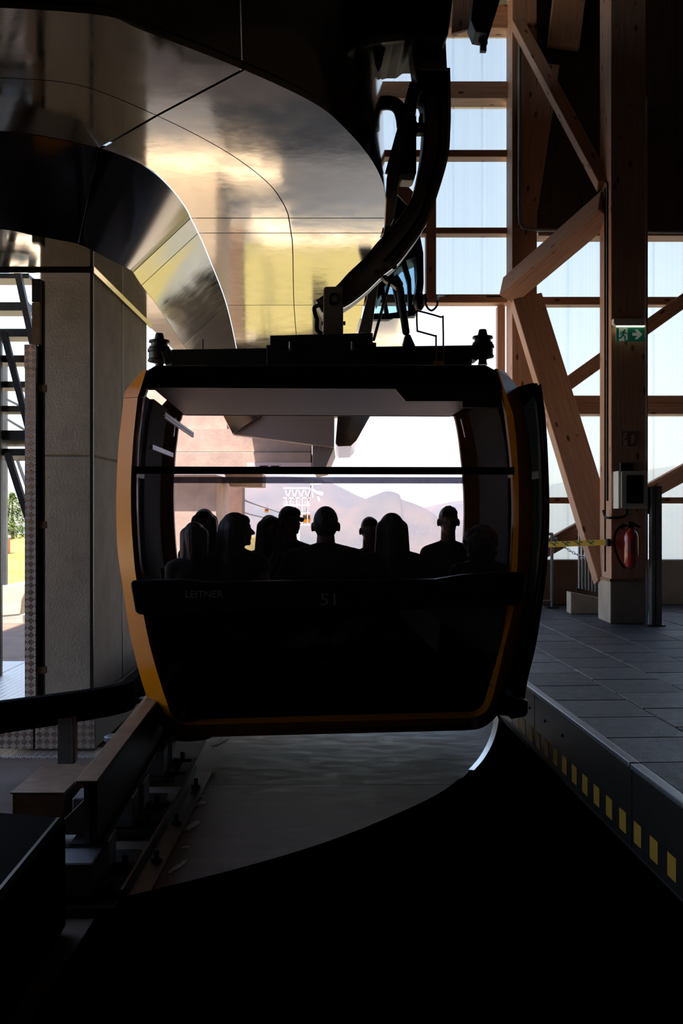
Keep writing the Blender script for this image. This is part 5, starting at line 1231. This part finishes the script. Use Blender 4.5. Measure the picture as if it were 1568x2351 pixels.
bp_ = thing('orange_box', 'orange-red box with pale lid on the lawn at the left edge', 'box', P(-4, 1275, 42))
obj('body', MB().bb((xat(-30, 42), 42, zat(1282, 42)), (xat(13, 42), 42.6, zat(1236, 42))), M['box_orange'], bp_, bevel=.02)
obj('lid', MB().bb((xat(-31, 42), 41.95, zat(1236, 42)), (xat(14, 42), 42.65, zat(1230, 42))), M['white_plastic'], bp_, bevel=.02)
# lift line: lattice support, sheave arm, cables, far cabins
D = 62
tw = thing('lift_support', 'white lattice lift support with platforms seen through the cabin window', 'tower', P(690, 1240, D))
ts = lambda a_, b_, r, name, d=D: obj(name, MB().beam(P(*a_, d), P(*b_, d), r, r), M['tower_steel'], tw)
for v in (1121, 1143, 1160, 1178): ts((650, v), (712, v), .07 if v != 1121 else .11, 'chord')
for k in range(4):
    u = 654 + k * 15; ts((u, 1121), (u + 7, 1143), .07, 'diagonal'); ts((u + 7, 1143), (u + 14, 1121), .07, 'diagonal')
for u in (656, 668, 682, 694, 706): ts((u, 1143), (u, 1182 if u < 690 else 1205), .05, 'upright')
for k in range(9): ts((652 + k * 7, 1150), (652 + k * 7, 1160), .03, 'rail_post')
ts((690, 1205), (712, 1205), .06, 'chord')
obj('mast', MB().beam(P(676, 1180, D + .5), P(676, 1420, D + .5), .7, .7), M['tower_steel'], tw)
ts((716, 1103), (718, 1142), .08, 'arm'); ts((712, 1112), (738, 1110), .09, 'arm'); ts((718, 1125), (730, 1132), .16, 'arm'); ts((728, 1131), (742, 1134), .22, 'sheave_beam'); ts((729, 1134), (733, 1150), .12, 'arm')
for nm, pts, lab in (('haul_cable', [P(556, 1146, 30), P(612, 1167, 60), P(700, 1196, 150)], 'thin lift cable running out over the valley at the upper left of the cabin window'), ('haul_cable', [P(716, 1104, 62), P(708, 1150, 120), P(702, 1180, 200)], 'thin lift cable behind the lattice support'), ('haul_cable', [P(545, 1170, 30), P(605, 1188, 60), P(690, 1204, 150)], 'thin lift cable lower down beside the passenger in profile')):
    tag(obj(nm, MB().tube(smooth_path(pts, 4), .035, 5), M['dark_steel']), lab, 'cable')
D = 120
def far_cabin(u, v, s_, lab, d):
    c = thing('gondola_cabin', lab, 'cable car', P(u, v, d)); k = s_ * d / F; o = P(u, v, d)
    obj('body', MB().prism([o + V((x * k, 0, z * k)) for x, z in [(-.42, -.5), (.42, -.5), (.5, -.1), (.46, .35), (.38, .42), (-.38, .42), (-.46, .35), (-.5, -.1)]], (0, .9 * k, 0)), M['yellow_paint'], c, bevel=.02)
    obj('window', MB().prism([o + V((x * k, -.02 * k, z * k)) for x, z in [(-.42, -.08), (.42, -.08), (.38, .34), (-.38, .34)]], (0, .02 * k, 0)), M['smoked_glass'], c)
    obj('hanger', MB().tube([o + V((0, .45 * k, .42 * k)), o + V((.14 * k, .45 * k, .8 * k)), o + V((.06 * k, .45 * k, 1.25 * k))], .05 * k, 6), M['dark_steel'], c)
far_cabin(703, 1190, 20, 'small pale cable car cabin beyond the lattice support', 120)
far_cabin(612, 1172, 9, 'tiny cable car cabin far down the line left of the lattice support', 235)
far_cabin(655, 1240, 12, 'tiny cable car cabin between the two passengers on the far bench', 160)
